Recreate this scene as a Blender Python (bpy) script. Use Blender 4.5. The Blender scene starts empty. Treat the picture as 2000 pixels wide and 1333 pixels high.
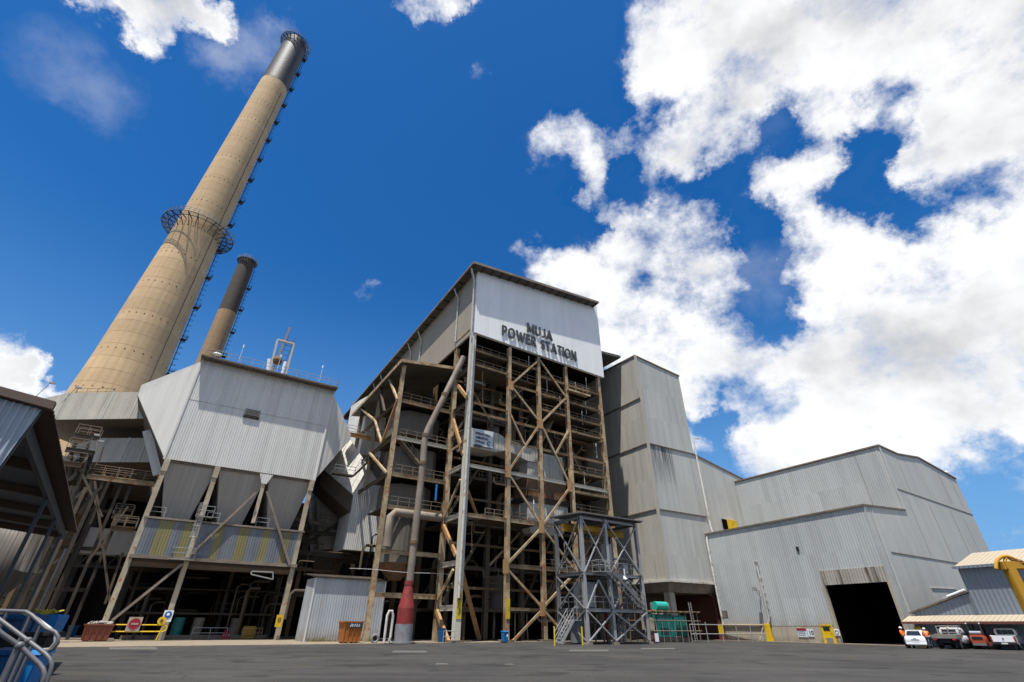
import bpy, bmesh, random
from math import *
from mathutils import Vector, Matrix, Euler
random.seed(7)
scene=bpy.context.scene
COL=scene.collection
# ---------------------------------------------------------------- camera
FPX=920.; TH=radians(31.17); RO=radians(.43); EYE=1.6
cam=bpy.data.objects.new('camera',bpy.data.cameras.new('camera')); COL.objects.link(cam)
cam.data.sensor_width=36; cam.data.lens=FPX/2000*36; cam.data.clip_start=.1; cam.data.clip_end=20000
cam.matrix_world=Matrix.Translation((0,0,EYE))@Matrix.Rotation(pi/2+TH,4,'X')@Matrix.Rotation(RO,4,'Z')
scene.camera=cam
def ray(px,py):
    x=px-1000;y=666.5-py
    X=x*cos(RO)-y*sin(RO);Y=x*sin(RO)+y*cos(RO)
    return (X,FPX*cos(TH)-Y*sin(TH),FPX*sin(TH)+Y*cos(TH))
def at(px,py,D):
    r=ray(px,py);k=D/r[1];return Vector((r[0]*k,D,EYE+r[2]*k))
# ---------------------------------------------------------------- sun, sky
SUN_EL=radians(72); SDX,SDY=-.374,-.926
n_=hypot(SDX,SDY); SD=Vector((SDX/n_*cos(SUN_EL),SDY/n_*cos(SUN_EL),sin(SUN_EL)))
sun=bpy.data.lights.new('sun','SUN'); sun.energy=5.0; sun.angle=radians(.5); sun.color=(1,.95,.87)
so=bpy.data.objects.new('sun',sun); COL.objects.link(so); so.rotation_euler=SD.to_track_quat('Z','Y').to_euler(); so.location=(0,0,300)
scene.view_settings.view_transform='Standard'; scene.view_settings.look='None'
scene.view_settings.exposure=0.55; scene.view_settings.gamma=1
world=bpy.data.worlds.new('World'); scene.world=world; world.use_nodes=True
class NT:
    def __init__(s,t): s.t=t; s.n=t.nodes; s.l=t.links
    def new(s,typ,**k):
        n=s.n.new(typ)
        for a,b in k.items(): setattr(n,a,b)
        return n
    def set(s,sock,v):
        if isinstance(v,bpy.types.NodeSocket): s.l.new(v,sock)
        elif isinstance(v,(tuple,list)):
            sock.default_value=tuple(v) if len(sock.default_value)==len(v) else tuple(v)+(1,)
        else: sock.default_value=v
    def m(s,op,a,b=None,c=None,clamp=False):
        n=s.new('ShaderNodeMath',operation=op); n.use_clamp=clamp
        for i,v in enumerate((a,b,c)):
            if v is not None: s.set(n.inputs[i],v)
        return n.outputs[0]
    def v(s,op,a,b=None):
        n=s.new('ShaderNodeVectorMath',operation=op); s.set(n.inputs[0],a)
        if b is not None: s.set(n.inputs[1],b)
        return n.outputs['Value'] if op in('DOT_PRODUCT','LENGTH','DISTANCE') else n.outputs[0]
    def mix(s,f,a,b,mode='MIX'):
        n=s.new('ShaderNodeMix',data_type='RGBA',blend_type=mode)
        s.set(n.inputs[0],f); s.set(n.inputs[6],a); s.set(n.inputs[7],b); return n.outputs[2]
    def mr(s,x,a,b,c=0.,d=1.,typ='SMOOTHSTEP'):
        n=s.new('ShaderNodeMapRange',interpolation_type=typ)
        for i,q in enumerate((x,a,b,c,d)): s.set(n.inputs[i],q)
        return n.outputs[0]
    def noise(s,vec,scale,detail=4,rough=.55,out=0):
        n=s.new('ShaderNodeTexNoise'); s.set(n.inputs['Vector'],vec); n.inputs['Scale'].default_value=scale
        n.inputs['Detail'].default_value=detail; n.inputs['Roughness'].default_value=rough; return n.outputs[out]
    def xyz(s,v):
        n=s.new('ShaderNodeSeparateXYZ'); s.set(n.inputs[0],v); return n.outputs
    def comb(s,x,y,z):
        n=s.new('ShaderNodeCombineXYZ')
        for i,q in enumerate((x,y,z)): s.set(n.inputs[i],q)
        return n.outputs[0]
def build_world():
    W=NT(world.node_tree); W.n.clear()
    sky=W.new('ShaderNodeTexSky',sky_type='NISHITA'); sky.sun_disc=False; sky.sun_elevation=SUN_EL
    sky.sun_rotation=atan2(SD.x,SD.y); sky.altitude=200; sky.air_density=1.0; sky.dust_density=.35; sky.ozone_density=3.2
    hs=W.new('ShaderNodeHueSaturation'); hs.inputs['Saturation'].default_value=1.35; hs.inputs['Value'].default_value=1.0; W.l.new(sky.outputs[0],hs.inputs['Color'])
    tc=W.new('ShaderNodeTexCoord'); d=W.v('NORMALIZE',tc.outputs['Generated']); X,Y,Z=W.xyz(d)[:3]
    zz=W.m('ADD',W.m('MAXIMUM',Z,0.),.12)
    p=W.comb(W.m('DIVIDE',X,zz),W.m('DIVIDE',Y,zz),0.)
    wv=W.v('SCALE',W.v('SUBTRACT',W.noise(d,9.,7,.66,1),(.5,.5,.5))); wv.node.inputs[3].default_value=.15
    d2=W.v('ADD',d,wv)
    pos=[(240,0,90,1),(340,10,100,1),(425,30,60,1),(330,85,55,.8),(280,50,60,.8),(20,745,55,.9),(-40,720,80,1),(85,770,30,.6),
     (820,-4,40,.6),(880,-25,55,.6),(935,-8,32,.5),(925,150,26,.17),(705,562,24,.18),(1060,300,45,.25),(1040,480,34,.30),
     (1290,50,80,.62),(1400,60,120,.8),(1570,60,150,1),(1720,80,170,1),(1870,50,170,1),(2000,120,170,1),(1270,150,70,.8),(1390,160,100,.7),(1520,150,90,.7),
     (1110,262,52,.62),(1160,300,52,.62),(1150,365,45,.55),(1235,270,45,.5),(1335,285,80,.95),(1440,265,50,.6),(1650,200,80,.7),
     (1870,270,110,.75),(1970,290,110,.8),(1770,330,50,.6),(1490,360,50,.62),(1560,345,55,.62),(1600,300,50,.45),(1860,390,60,.35),
     (1200,420,40,.5),(1215,475,55,.58),(1290,430,55,.52),(1375,430,50,.48),(1310,520,85,.62),(1400,530,70,.6),(1110,510,50,.55),(1080,560,60,.6),(1200,600,110,.8),
     (1560,430,55,.6),(1630,510,110,.9),(1720,590,180,1),(1880,560,150,1),(1990,600,160,1),(1600,720,140,1),(1800,740,180,1),(1400,690,110,.8),(1280,680,110,.9),(1170,640,70,.8),
     (1960,790,130,.9),(1520,880,120,1),(1680,860,140,1),(1820,850,110,.9),(1370,770,60,.7),(1320,880,60,.7),(1960,940,60,.42),(1990,1040,60,.4),(1130,560,60,.6),(2100,400,200,.9),(2200,800,200,.9)]
    neg=[(1400,832,40,1.0),(1480,440,60,.75),(1395,360,45,.7),(1745,195,55,.8),(1685,300,55,.9),(1690,385,50,.9),(1545,625,45,.55),(1290,215,36,.35),(1225,345,35,.6),(1540,215,45,.7),(1910,380,70,.6),(1800,415,60,.6),(1930,850,45,.7),(1080,410,60,.8),(1330,345,35,.5),(1190,200,50,.8),(1490,590,50,.3),(1250,560,30,.35),(1165,440,25,.6)]
    def field(lst):
        acc=None
        for px,py,r,wt in lst:
            c=Vector(ray(px,py)).normalized(); e=Vector(ray(px+r*.7,py+r*.7)).normalized()
            ang=max((c-e).length,.01)
            q=W.mr(W.v('DISTANCE',d2,tuple(c)),ang*1.35,ang*.1,0.,wt)
            acc=q if acc is None else W.m('ADD',acc,q)
        return acc
    P=W.m('MINIMUM',field(pos),.90); N=field(neg)
    ds=W.v('ADD',W.v('MULTIPLY',d,(1.,1.,1.25)),(13.7,4.4,2.9))
    n1=W.noise(ds,9.,13,.62); n2=W.noise(W.v('ADD',ds,(7.3,2.1,4.)),3.,6,.5); n3=W.noise(W.v('ADD',ds,(3.3,9.1,1.)),26.,8,.65)
    back=W.mr(Y,.05,-.2,0.,1.); P=W.m('ADD',P,W.m('MULTIPLY',back,W.mr(n2,.42,.58,0.,.95)))  # unseen clouds behind the camera, added as neutral fill light
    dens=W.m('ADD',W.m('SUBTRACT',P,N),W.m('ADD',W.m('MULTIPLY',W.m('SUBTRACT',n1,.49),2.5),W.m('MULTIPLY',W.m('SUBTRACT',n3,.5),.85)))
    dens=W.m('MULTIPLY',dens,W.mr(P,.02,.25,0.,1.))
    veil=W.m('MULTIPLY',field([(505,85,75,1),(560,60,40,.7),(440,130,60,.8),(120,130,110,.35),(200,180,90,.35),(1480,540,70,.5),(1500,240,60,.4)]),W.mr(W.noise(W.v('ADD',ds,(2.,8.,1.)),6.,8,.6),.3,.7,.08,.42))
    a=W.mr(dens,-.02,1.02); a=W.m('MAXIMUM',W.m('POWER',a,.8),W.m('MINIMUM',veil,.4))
    n4=W.noise(W.v('ADD',ds,(1.3,5.1,8.)),4.5,9,.55)
    sh=W.mr(W.m('ADD',W.m('MULTIPLY',P,.30),n4),.70,1.0)
    lum=W.mix(sh,(1.26,1.26,1.27),(.72,.74,.77))
    cl=W.mix(W.mr(dens,.2,.9),(1.1,1.13,1.17),lum)
    skyc=W.v('SCALE',hs.outputs[0]); skyc.node.inputs[3].default_value=.087
    bl=W.mix(1.,skyc,(.62,.93,1.08,1),'MULTIPLY')
    clb=W.v('SCALE',cl); clb.node.inputs[3].default_value=.56
    hz=W.mr(Z,.62,-.02,0.,.85)
    bl=W.mix(hz,bl,(.13,.28,.52))
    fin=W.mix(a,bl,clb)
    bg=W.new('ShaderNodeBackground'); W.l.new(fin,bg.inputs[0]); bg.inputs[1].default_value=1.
    out=W.new('ShaderNodeOutputWorld'); W.l.new(bg.outputs[0],out.inputs[0])
build_world()
# ---------------------------------------------------------------- materials
def new_mat(name):
    m=bpy.data.materials.new(name); m.use_nodes=True; N=NT(m.node_tree); b=N.n['Principled BSDF']; return m,N,b
def mat_simple(name,col,rough=.6,metal=0.,var=.25,scale=3.,bump=0.,dirt=None,dscale=1.2,spec=.4,emit=None):
    m,N,b=new_mat(name); tc=N.new('ShaderNodeTexCoord').outputs['Object']
    n=N.noise(tc,scale,5); c=N.mix(n,tuple(x*(1-var) for x in col),tuple(min(1,x*(1+var)) for x in col))
    if dirt:
        k=N.mr(N.noise(tc,dscale,6,.65),.5,.68); c=N.mix(k,c,dirt)
    N.set(b.inputs['Base Color'],c); N.set(b.inputs['Roughness'],rough); b.inputs['Metallic'].default_value=metal
    b.inputs['Specular IOR Level'].default_value=spec
    if bump:
        bp=N.new('ShaderNodeBump'); bp.inputs['Strength'].default_value=bump; bp.inputs['Distance'].default_value=.02
        N.set(bp.inputs['Height'],N.noise(tc,scale*6,4)); N.l.new(bp.outputs[0],b.inputs['Normal'])
    if emit: N.set(b.inputs['Emission Color'],emit); b.inputs['Emission Strength'].default_value=1
    return m
def mat_clad(name,col,stain=(.18,.14,.10),samt=.35,period=.3,depth=.05,rough=.5,sheet=.08,along='xy',ledges=(),zstain=None,metal=.0,seam=0,rowh=None):
    """ribbed sheet metal: ribs as bump, sheet-to-sheet tone, running dirt"""
    m,N,b=new_mat(name); o=N.new('ShaderNodeTexCoord').outputs['Object']; x,y,z=N.xyz(o)[:3]
    if along=='xy': t=N.m('ADD',x,y)
    elif along=='x': t=x
    elif along=='y': t=y
    else: t=z
    ph=N.m('MULTIPLY',t,2*pi/period); rib=N.m('SINE',ph)
    rib=N.mr(rib,-.55,.55)
    wn=N.new('ShaderNodeTexWhiteNoise',noise_dimensions='1D'); N.set(wn.inputs['W'],N.m('FLOOR',N.m('DIVIDE',t,period*3)))
    if rowh:
        wn2=N.new('ShaderNodeTexWhiteNoise',noise_dimensions='2D'); N.set(wn2.inputs['Vector'],N.comb(N.m('FLOOR',N.m('DIVIDE',t,period*3)),N.m('FLOOR',N.m('DIVIDE',z,rowh)),0.)); tone=wn2.outputs[0]
    else: tone=wn.outputs[0]
    big=N.noise(o,.09,4,.6)
    v=N.m('ADD',N.m('MULTIPLY',N.m('SUBTRACT',tone,.5),sheet*2),N.m('MULTIPLY',N.m('SUBTRACT',big,.5),.35))
    v=N.m('ADD',v,N.m('MULTIPLY',N.m('SUBTRACT',rib,.5),.04)); v=N.m('ADD',v,1.)
    c=N.v('SCALE',col); N.l.new(v,c.node.inputs[3])
    sv=N.comb(N.m('MULTIPLY',t,1.6),0.,N.m('MULTIPLY',z,.07)); s1=N.noise(sv,1.,6,.7)
    k=N.mr(s1,.48,.75,0.,samt)
    sv2=N.comb(N.m('MULTIPLY',t,5.),0.,N.m('MULTIPLY',z,.12)); s2=N.noise(sv2,1.,3,.6)
    k=N.m('MAXIMUM',k,N.mr(s2,.58,.8,0.,samt*.8))
    c=N.mix(k,c,stain)
    for zl,ln,lo,hi,am in ledges:      # run-off streaks hanging from a joint
        f=N.mr(z,zl-ln,zl,0.,1.); g=N.mr(z,zl+.05,zl,0.,1.)
        w=N.m('MULTIPLY',N.mr(t,lo,lo+.8),N.mr(t,hi,hi-.8))
        kk=N.m('MULTIPLY',N.m('MULTIPLY',f,g),N.m('MULTIPLY',w,N.mr(s2,.38,.6,0.,am))); c=N.mix(kk,c,(.03,.032,.035))
    if zstain:
        kk=N.m('MULTIPLY',N.mr(z,zstain[1],zstain[0],0.,1.),N.mr(N.noise(o,.8,6,.7),.3,.6,0.,zstain[2])); c=N.mix(kk,c,zstain[3])
    N.set(b.inputs['Base Color'],c); b.inputs['Roughness'].default_value=rough; b.inputs['Metallic'].default_value=metal
    b.inputs['Specular IOR Level'].default_value=.35
    bp=N.new('ShaderNodeBump'); bp.inputs['Strength'].default_value=1.; bp.inputs['Distance'].default_value=depth
    N.set(bp.inputs['Height'],N.m('ADD',rib,N.m('MULTIPLY',N.noise(o,.7,3),.6))); N.l.new(bp.outputs[0],b.inputs['Normal'])
    return m
def mat_rusty(name,col,rust=(.20,.085,.03),amt=.5,grime=(.07,.055,.04),rough=.65,gamt=.5):
    m,N,b=new_mat(name); o=N.new('ShaderNodeTexCoord').outputs['Object']; x,y,z=N.xyz(o)[:3]
    n=N.noise(o,.35,5,.65); n2=N.noise(N.v('ADD',o,(11,5,3)),1.4,7,.7)
    c=N.mix(N.mr(n,.35,.65,0.,gamt),col,grime)
    lo=.62-.25*amt
    c=N.mix(N.mr(n2,lo,lo+.12,0.,.95),c,N.mix(N.noise(o,4,3),rust,tuple(min(1,r*1.9) for r in rust)))
    N.set(b.inputs['Base Color'],c); b.inputs['Roughness'].default_value=rough; b.inputs['Specular IOR Level'].default_value=.25
    return m
def mat_concrete_stack(name,col,ring,joint=(.5,.42,.3)):
    m,N,b=new_mat(name); o=N.new('ShaderNodeTexCoord').outputs['Object']; x,y,z=N.xyz(o)[:3]
    a=N.m('ARCTAN2',y,x)
    fz=N.m('FRACT',N.m('DIVIDE',z,ring)); line=N.mr(fz,0.,.035,1.,0.)
    rown=N.m('FLOOR',N.m('DIVIDE',z,ring))
    wn=N.new('ShaderNodeTexWhiteNoise',noise_dimensions='1D'); N.set(wn.inputs['W'],rown)
    an=N.m('MULTIPLY',a,16/(2*pi)); fa=N.m('FRACT',N.m('ADD',an,N.m('MULTIPLY',wn.outputs[0],.0))); vl=N.mr(fa,0.,.02,1.,0.)
    wn2=N.new('ShaderNodeTexWhiteNoise',noise_dimensions='2D'); N.set(wn2.inputs['Vector'],N.comb(rown,N.m('FLOOR',an),0.))
    big=N.noise(o,.07,6,.6); st=N.noise(N.comb(N.m('MULTIPLY',a,9.),0.,N.m('MULTIPLY',z,.04)),1.,6,.65); fine=N.noise(o,1.2,6,.7)
    v=N.m('ADD',1.,N.m('ADD',N.m('MULTIPLY',N.m('SUBTRACT',wn.outputs[0],.5),.14),N.m('MULTIPLY',N.m('SUBTRACT',wn2.outputs[0],.5),.07)))
    v=N.m('ADD',v,N.m('ADD',N.m('MULTIPLY',N.m('SUBTRACT',big,.5),.6),N.m('MULTIPLY',N.m('SUBTRACT',fine,.5),.3)))
    c=N.v('SCALE',col); N.l.new(v,c.node.inputs[3])
    c=N.mix(N.mr(st,.45,.75,0.,.5),c,tuple(k*.55 for k in col))
    c=N.mix(N.mr(st,.5,.25,0.,.3),c,(.62,.54,.42))
    c=N.mix(N.m('MULTIPLY',line,.6),c,tuple(k*.45 for k in col)); c=N.mix(N.m('MULTIPLY',vl,.25),c,tuple(k*.45 for k in col))
    pour=N.mr(N.noise(N.comb(0.,0.,N.m('MULTIPLY',z,.16)),1.,5,.7),.4,.65,0.,.30); c=N.mix(pour,c,tuple(k*.7 for k in col)); c=N.mix(N.mr(N.noise(N.comb(N.m('MULTIPLY',a,2.2),0.,N.m('MULTIPLY',z,.05)),1.,7,.7),.50,.68,0.,.45),c,(.56,.40,.22) if col[0]>.4 else (.2,.15,.1))
    N.set(b.inputs['Base Color'],c); b.inputs['Roughness'].default_value=.85; b.inputs['Specular IOR Level'].default_value=.2
    bp=N.new('ShaderNodeBump'); bp.inputs['Strength'].default_value=.5; bp.inputs['Distance'].default_value=.05
    N.set(bp.inputs['Height'],N.m('SUBTRACT',fine,line)); N.l.new(bp.outputs[0],b.inputs['Normal'])
    return m
def mat_asphalt():
    m,N,b=new_mat('asphalt'); o=N.new('ShaderNodeTexCoord').outputs['Object']; x,y,z=N.xyz(o)[:3]
    n1=N.noise(o,.12,6,.6); n2=N.noise(o,26,5,.8); n3=N.noise(N.comb(N.m('MULTIPLY',x,.12),y,0.),.9,5,.6)
    n4=N.noise(o,2.3,6,.7)
    v=N.m('ADD',N.m('MULTIPLY',n1,.7),N.m('ADD',N.m('MULTIPLY',n3,.45),N.m('MULTIPLY',n4,.3)))
    c=N.mix(N.mr(v,.55,.92),(.032,.0315,.031),(.063,.060,.056))
    c=N.mix(N.mr(n2,.5,.72,0.,.6),c,(.075,.072,.066)); c=N.mix(N.mr(n2,.5,.3,0.,.6),c,(.010,.010,.010))
    vo=N.new('ShaderNodeTexVoronoi',feature='DISTANCE_TO_EDGE'); wv=N.v('ADD',o,N.v('SCALE',N.noise(o,.8,4,.6,1))); N.set(vo.inputs['Vector'],wv); vo.inputs['Scale'].default_value=.16
    cr=N.m('MULTIPLY',N.mr(vo.outputs['Distance'],.006,.0,0.,1.),N.mr(n1,.45,.6,0.,.7)); c=N.mix(cr,c,(.015,.015,.015))
    sp=N.mr(N.noise(N.v('ADD',o,(40,3,0)),.35,5,.55),.56,.62,0.,.6); c=N.mix(sp,c,(.02,.0195,.019)); sp2=N.mr(N.noise(N.v('ADD',o,(4,30,0)),.22,7,.6),.58,.66,0.,.5); c=N.mix(sp2,c,(.06,.052,.042))
    N.set(b.inputs['Base Color'],c); N.set(b.inputs['Roughness'],N.mr(n4,.3,.7,.8,.95)); b.inputs['Specular IOR Level'].default_value=.2
    bp=N.new('ShaderNodeBump'); bp.inputs['Strength'].default_value=.6; bp.inputs['Distance'].default_value=.012
    N.set(bp.inputs['Height'],n2); N.l.new(bp.outputs[0],b.inputs['Normal'])
    return m
M={}
M['asphalt']=mat_asphalt()
M['apron']=mat_simple('apron_concrete',(.22,.18,.13),.85,var=.3,scale=.7,dirt=(.16,.13,.1),bump=.3)
M['paint_mark']=mat_simple('worn_road_paint',(.10,.095,.085),.85,var=.4,scale=5,dirt=(.035,.035,.035),dscale=4)
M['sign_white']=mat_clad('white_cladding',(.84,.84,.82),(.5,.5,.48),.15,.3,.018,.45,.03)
M['esp']=mat_clad('pale_grey_cladding',(.66,.645,.60),(.27,.22,.16),.42,.27,.026,.5,.06)
M['esp_side']=mat_clad('pale_flat_cladding',(.66,.64,.59),(.30,.25,.18),.35,.9,.012,.5,.05)
M['hopper']=mat_clad('grey_hopper_sheet',(.40,.37,.33),(.12,.10,.085),.4,.6,.002,.6,.06,along='x')
M['duct']=mat_clad('weathered_duct_cladding',(.46,.43,.36),(.16,.12,.08),.55,.30,.04,.6,.10,along='x')
M['duct_under']=mat_simple('shaded_duct_underside',(.10,.078,.06),.8,var=.3,scale=.5)  # underside shade put into the sheet colour
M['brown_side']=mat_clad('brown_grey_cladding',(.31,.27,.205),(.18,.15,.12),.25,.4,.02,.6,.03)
M['annex']=mat_clad('grey_green_cladding',(.44,.44,.405),(.15,.14,.12),.35,.27,.018,.55,.08,rowh=5.5,ledges=((28.,9.,-4.,6.,1.),(36.2,8.,-40.,40.,.0)),seam=1)
M['annex_side']=mat_clad('beige_grey_cladding',(.43,.41,.36),(.13,.12,.1),.4,.27,.018,.55,.08,rowh=5.5,ledges=((36.3,8.5,17.,20.2,1.),(28.1,7.,16.,24.,.55)))
M['hall']=mat_clad('blue_grey_cladding',(.42,.44,.435),(.19,.19,.17),.3,.33,.022,.5,.08,rowh=5.,zstain=(1.6,3.5,.5,(.25,.22,.18)))
M['hall_front']=mat_clad('olive_grey_cladding',(.45,.445,.41),(.2,.18,.14),.3,.33,.015,.6,.05,rowh=6.)
M['door_rust']=mat_clad('stained_sheet',(.38,.35,.30),(.07,.045,.03),1.4,.33,.06,.7,.1)
M['shed_white']=mat_clad('shed_corrugated',(.40,.43,.46),(.25,.2,.13),.3,.27,.05,.5,.06,zstain=(-.2,1.6,.8,(.27,.19,.09)))
M['lean']=mat_clad('slate_blue_ribbed',(.20,.235,.275),(.12,.12,.12),.15,.38,.05,.5,.04)
M['tanroof']=mat_clad('cream_ribbed_roof',(.42,.355,.26),(.3,.24,.16),.25,.42,.07,.5,.04,along='y')
M['band_blue']=mat_clad('blue_grey_band',(.16,.175,.20),(.08,.07,.06),.5,.28,.06,.5,.12)
M['band_yel']=mat_clad('ochre_green_band',(.22,.20,.085),(.09,.08,.05),.4,.28,.06,.5,.06)
M['awn']=mat_clad('near_corrugated',(.34,.38,.43),(.18,.18,.18),.25,.5,.001,.4,.02)
M['awn_fascia']=mat_simple('brown_fascia',(.13,.085,.06),.6,var=.3)
M['awn_under']=mat_simple('grey_soffit_sheet',(.17,.175,.18),.7,var=.2)
M['awn_steel']=mat_simple('slate_painted_steel',(.07,.075,.083),.55,var=.2)
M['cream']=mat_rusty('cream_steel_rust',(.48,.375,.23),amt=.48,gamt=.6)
M['cream_dark']=mat_rusty('cream_steel_dirty_shaded',(.10,.08,.055),amt=.25,gamt=.8,rust=(.09,.045,.02))  # dirty cream steel, colour also darkened to stand for interior shade
M['palecol']=mat_rusty('pale_steel',(.53,.50,.42),amt=.08,gamt=.15)
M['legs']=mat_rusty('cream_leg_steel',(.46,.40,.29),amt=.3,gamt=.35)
M['rustbeam']=mat_rusty('rusted_beam',(.15,.10,.055),amt=.5,gamt=.6,rust=(.13,.06,.025))
M['ochre']=mat_rusty('ochre_brace',(.42,.25,.11),amt=.35,gamt=.25)
M['darksteel']=mat_rusty('dark_steel',(.032,.026,.021),amt=.2,gamt=.7,rust=(.05,.028,.014))  # near-black; also stands in for shade on rear and inner steelwork
M['dark']=mat_simple('shade_dark_backing',(.012,.010,.009),.9,var=.5,scale=.4,spec=.1)  # near-black colour stands in for unlit depth behind the frames
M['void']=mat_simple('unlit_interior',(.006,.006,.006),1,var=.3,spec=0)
M['rail']=mat_simple('galvanised_rail',(.34,.34,.32),.5,metal=.3,var=.25)
M['rail_tan']=mat_rusty('tan_rail',(.25,.20,.14),amt=.3,gamt=.4)
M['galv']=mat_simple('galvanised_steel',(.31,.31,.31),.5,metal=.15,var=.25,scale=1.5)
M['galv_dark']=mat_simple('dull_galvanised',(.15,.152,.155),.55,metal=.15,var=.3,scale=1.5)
M['pipe']=mat_rusty('weathered_pipe',(.26,.22,.175),amt=.2,gamt=.5)
M['pipe_lt']=mat_simple('pale_downpipe',(.50,.49,.45),.5,var=.2,dirt=(.3,.24,.17))
M['letter']=mat_simple('charcoal_letters',(.055,.06,.068),.5,var=.2)
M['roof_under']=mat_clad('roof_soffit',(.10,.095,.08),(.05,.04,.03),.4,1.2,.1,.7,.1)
M['stack']=mat_concrete_stack('tan_concrete',(.55,.39,.225),3.0)
M['stack2']=mat_concrete_stack('brown_concrete',(.33,.22,.125),2.4)
def capmat(name,base,blk,zb,soft):
    m,N,b=new_mat(name); o=N.new('ShaderNodeTexCoord').outputs['Object']; x,y,z=N.xyz(o)[:3]
    n=N.noise(N.comb(N.m('MULTIPLY',N.m('ARCTAN2',y,x),6.),0.,N.m('MULTIPLY',z,.15)),1.,6,.7)
    c=N.mix(N.noise(o,1.,5),blk,tuple(k*2.5 for k in blk)); c=N.mix(N.mr(n,.5,.8,0.,.5),c,(.06,.055,.05))
    N.set(b.inputs['Base Color'],c); b.inputs['Roughness'].default_value=base; b.inputs['Specular IOR Level'].default_value=.6
    bp=N.new('ShaderNodeBump'); bp.inputs['Strength'].default_value=.4; bp.inputs['Distance'].default_value=.1
    N.set(bp.inputs['Height'],N.noise(o,1.5,5)); N.l.new(bp.outputs[0],b.inputs['Normal']); return m
M['cap']=capmat('sooty_steel_cap',.58,(.013,.0135,.015),0,0)
M['soot']=capmat('soot_black',.85,(.028,.022,.017),0,0)
M['mesh_grey']=mat_simple('grey_grating',(.20,.225,.25),.6,metal=.2,var=.3)
def see_through(m,f):
    N=NT(m.node_tree); b=N.n['Principled BSDF']; b.inputs['Alpha'].default_value=1-f
M['grate']=mat_simple('open_grating',(.26,.29,.32),.6,metal=.2,var=.3); see_through(M['grate'],.8)
M['handrail']=mat_simple('worn_grey_handrail',(.10,.10,.105),.5,metal=.1,var=.35,scale=5)
M['ladder']=mat_simple('dark_ladder_steel',(.05,.055,.065),.6,var=.3)
M['red']=mat_simple('red_paint',(.22,.025,.022),.55,var=.35,dirt=(.12,.02,.02),bump=.2)
M['grey_base']=mat_simple('grey_paint',(.20,.20,.21),.7,var=.3,dirt=(.12,.1,.08))
M['teal']=mat_simple('teal_paint',(.01,.17,.155),.45,var=.35,scale=1,dirt=(.02,.09,.085))
M['teal_lt']=mat_simple('light_teal_paint',(.02,.33,.28),.4,var=.2)
M['yellow']=mat_simple('yellow_paint',(.70,.45,.01),.5,var=.2,dirt=(.4,.26,.03),dscale=2)
M['yellow_dirty']=mat_rusty('ochre_machine_paint',(.44,.235,.02),amt=.18,gamt=.12,rust=(.22,.10,.03))
M['chainrust']=mat_rusty('rusty_rope',(.32,.17,.05),amt=.55,gamt=.3)
M['blue']=mat_simple('blue_plastic',(.006,.15,.40),.45,var=.2,bump=.1)
M['blue_dk']=mat_simple('dark_blue_plastic',(.003,.06,.17),.4,var=.25,scale=4,dirt=(.003,.02,.06),dscale=6,bump=.2)
M['black']=mat_simple('black_rubber',(.012,.012,.013),.7,var=.3)
M['orange_skip']=mat_rusty('rusty_orange_skip',(.36,.12,.025),amt=.35,gamt=.25,rust=(.18,.06,.02))
M['brown_skip']=mat_rusty('brown_red_skip',(.20,.06,.035),amt=.3,gamt=.25,rust=(.1,.035,.015))
M['rubble']=mat_simple('rubble',(.3,.27,.24),.9,var=.6,scale=6)
M['carwhite']=mat_simple('white_car_paint',(.78,.78,.79),.22,var=.02,spec=.6)
M['glass']=mat_simple('dark_glass',(.015,.02,.022),.08,var=.2,spec=.8)
M['lens_red']=mat_simple('red_lens',(.4,.01,.012),.2,var=.1)
M['plate']=mat_simple('number_plate',(.6,.6,.58),.5,var=.1)
M['chrome']=mat_simple('bright_metal',(.6,.6,.6),.25,metal=.9,var=.1)
M['tray']=mat_simple('weathered_tray',(.23,.22,.19),.6,metal=.2,var=.35,scale=4)
M['forklift']=mat_simple('forklift_red_orange',(.33,.06,.028),.45,var=.2)
M['hivis']=mat_simple('orange_shirt',(.85,.16,.01),.8,var=.12)
M['navy']=mat_simple('navy_trousers',(.02,.028,.06),.85,var=.3)
M['helmet']=mat_simple('white_helmet',(.8,.8,.8),.35,var=.03)
M['skin']=mat_simple('skin',(.42,.24,.16),.6,var=.1)
M['hair']=mat_simple('dark_hair',(.03,.02,.015),.7,var=.2)
M['boot']=mat_simple('boots',(.05,.03,.02),.7,var=.2)
M['wall_conc']=mat_clad('stained_concrete',(.37,.33,.26),(.10,.08,.06),.7,9.,.0,.85,.03,zstain=(.0,1.0,.7,(.16,.13,.10)))
M['conc_dark']=mat_simple('dark_concrete',(.16,.13,.10),.9,var=.3,dirt=(.08,.06,.05))
M['redbrown']=mat_simple('red_oxide_steel',(.13,.045,.03),.7,var=.35)
M['signwhite']=mat_simple('white_signboard',(.60,.66,.70),.5,var=.06,dirt=(.45,.5,.53))
M['ink']=mat_simple('black_ink',(.03,.04,.05),.6,var=.1)
M['signred']=mat_simple('red_ink',(.28,.01,.03),.6,var=.1)
M['signblue']=mat_simple('blue_ink',(.02,.10,.40),.6,var=.1)
M['yellow_tag']=mat_simple('yellow_tag',(.55,.40,.02),.6,var=.15,dirt=(.35,.26,.04))
M['tank']=mat_simple('cream_tank',(.38,.33,.25),.6,var=.2,dirt=(.2,.15,.1))
M['creamtank']=M['tank']
M['weed']=mat_simple('dry_weed',(.16,.14,.05),.9,var=.5,scale=8)
M['insul']=mat_clad('insulated_vessel_sheet',(.12,.105,.085),(.09,.065,.045),.8,.5,.03,.6,.10,rowh=2.)  # sheet colour darkened to imitate shade inside the frame
M['insul_lt']=mat_clad('pale_vessel_sheet',(.46,.45,.41),(.16,.12,.08),.6,.5,.03,.6,.10,rowh=2.)
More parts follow.
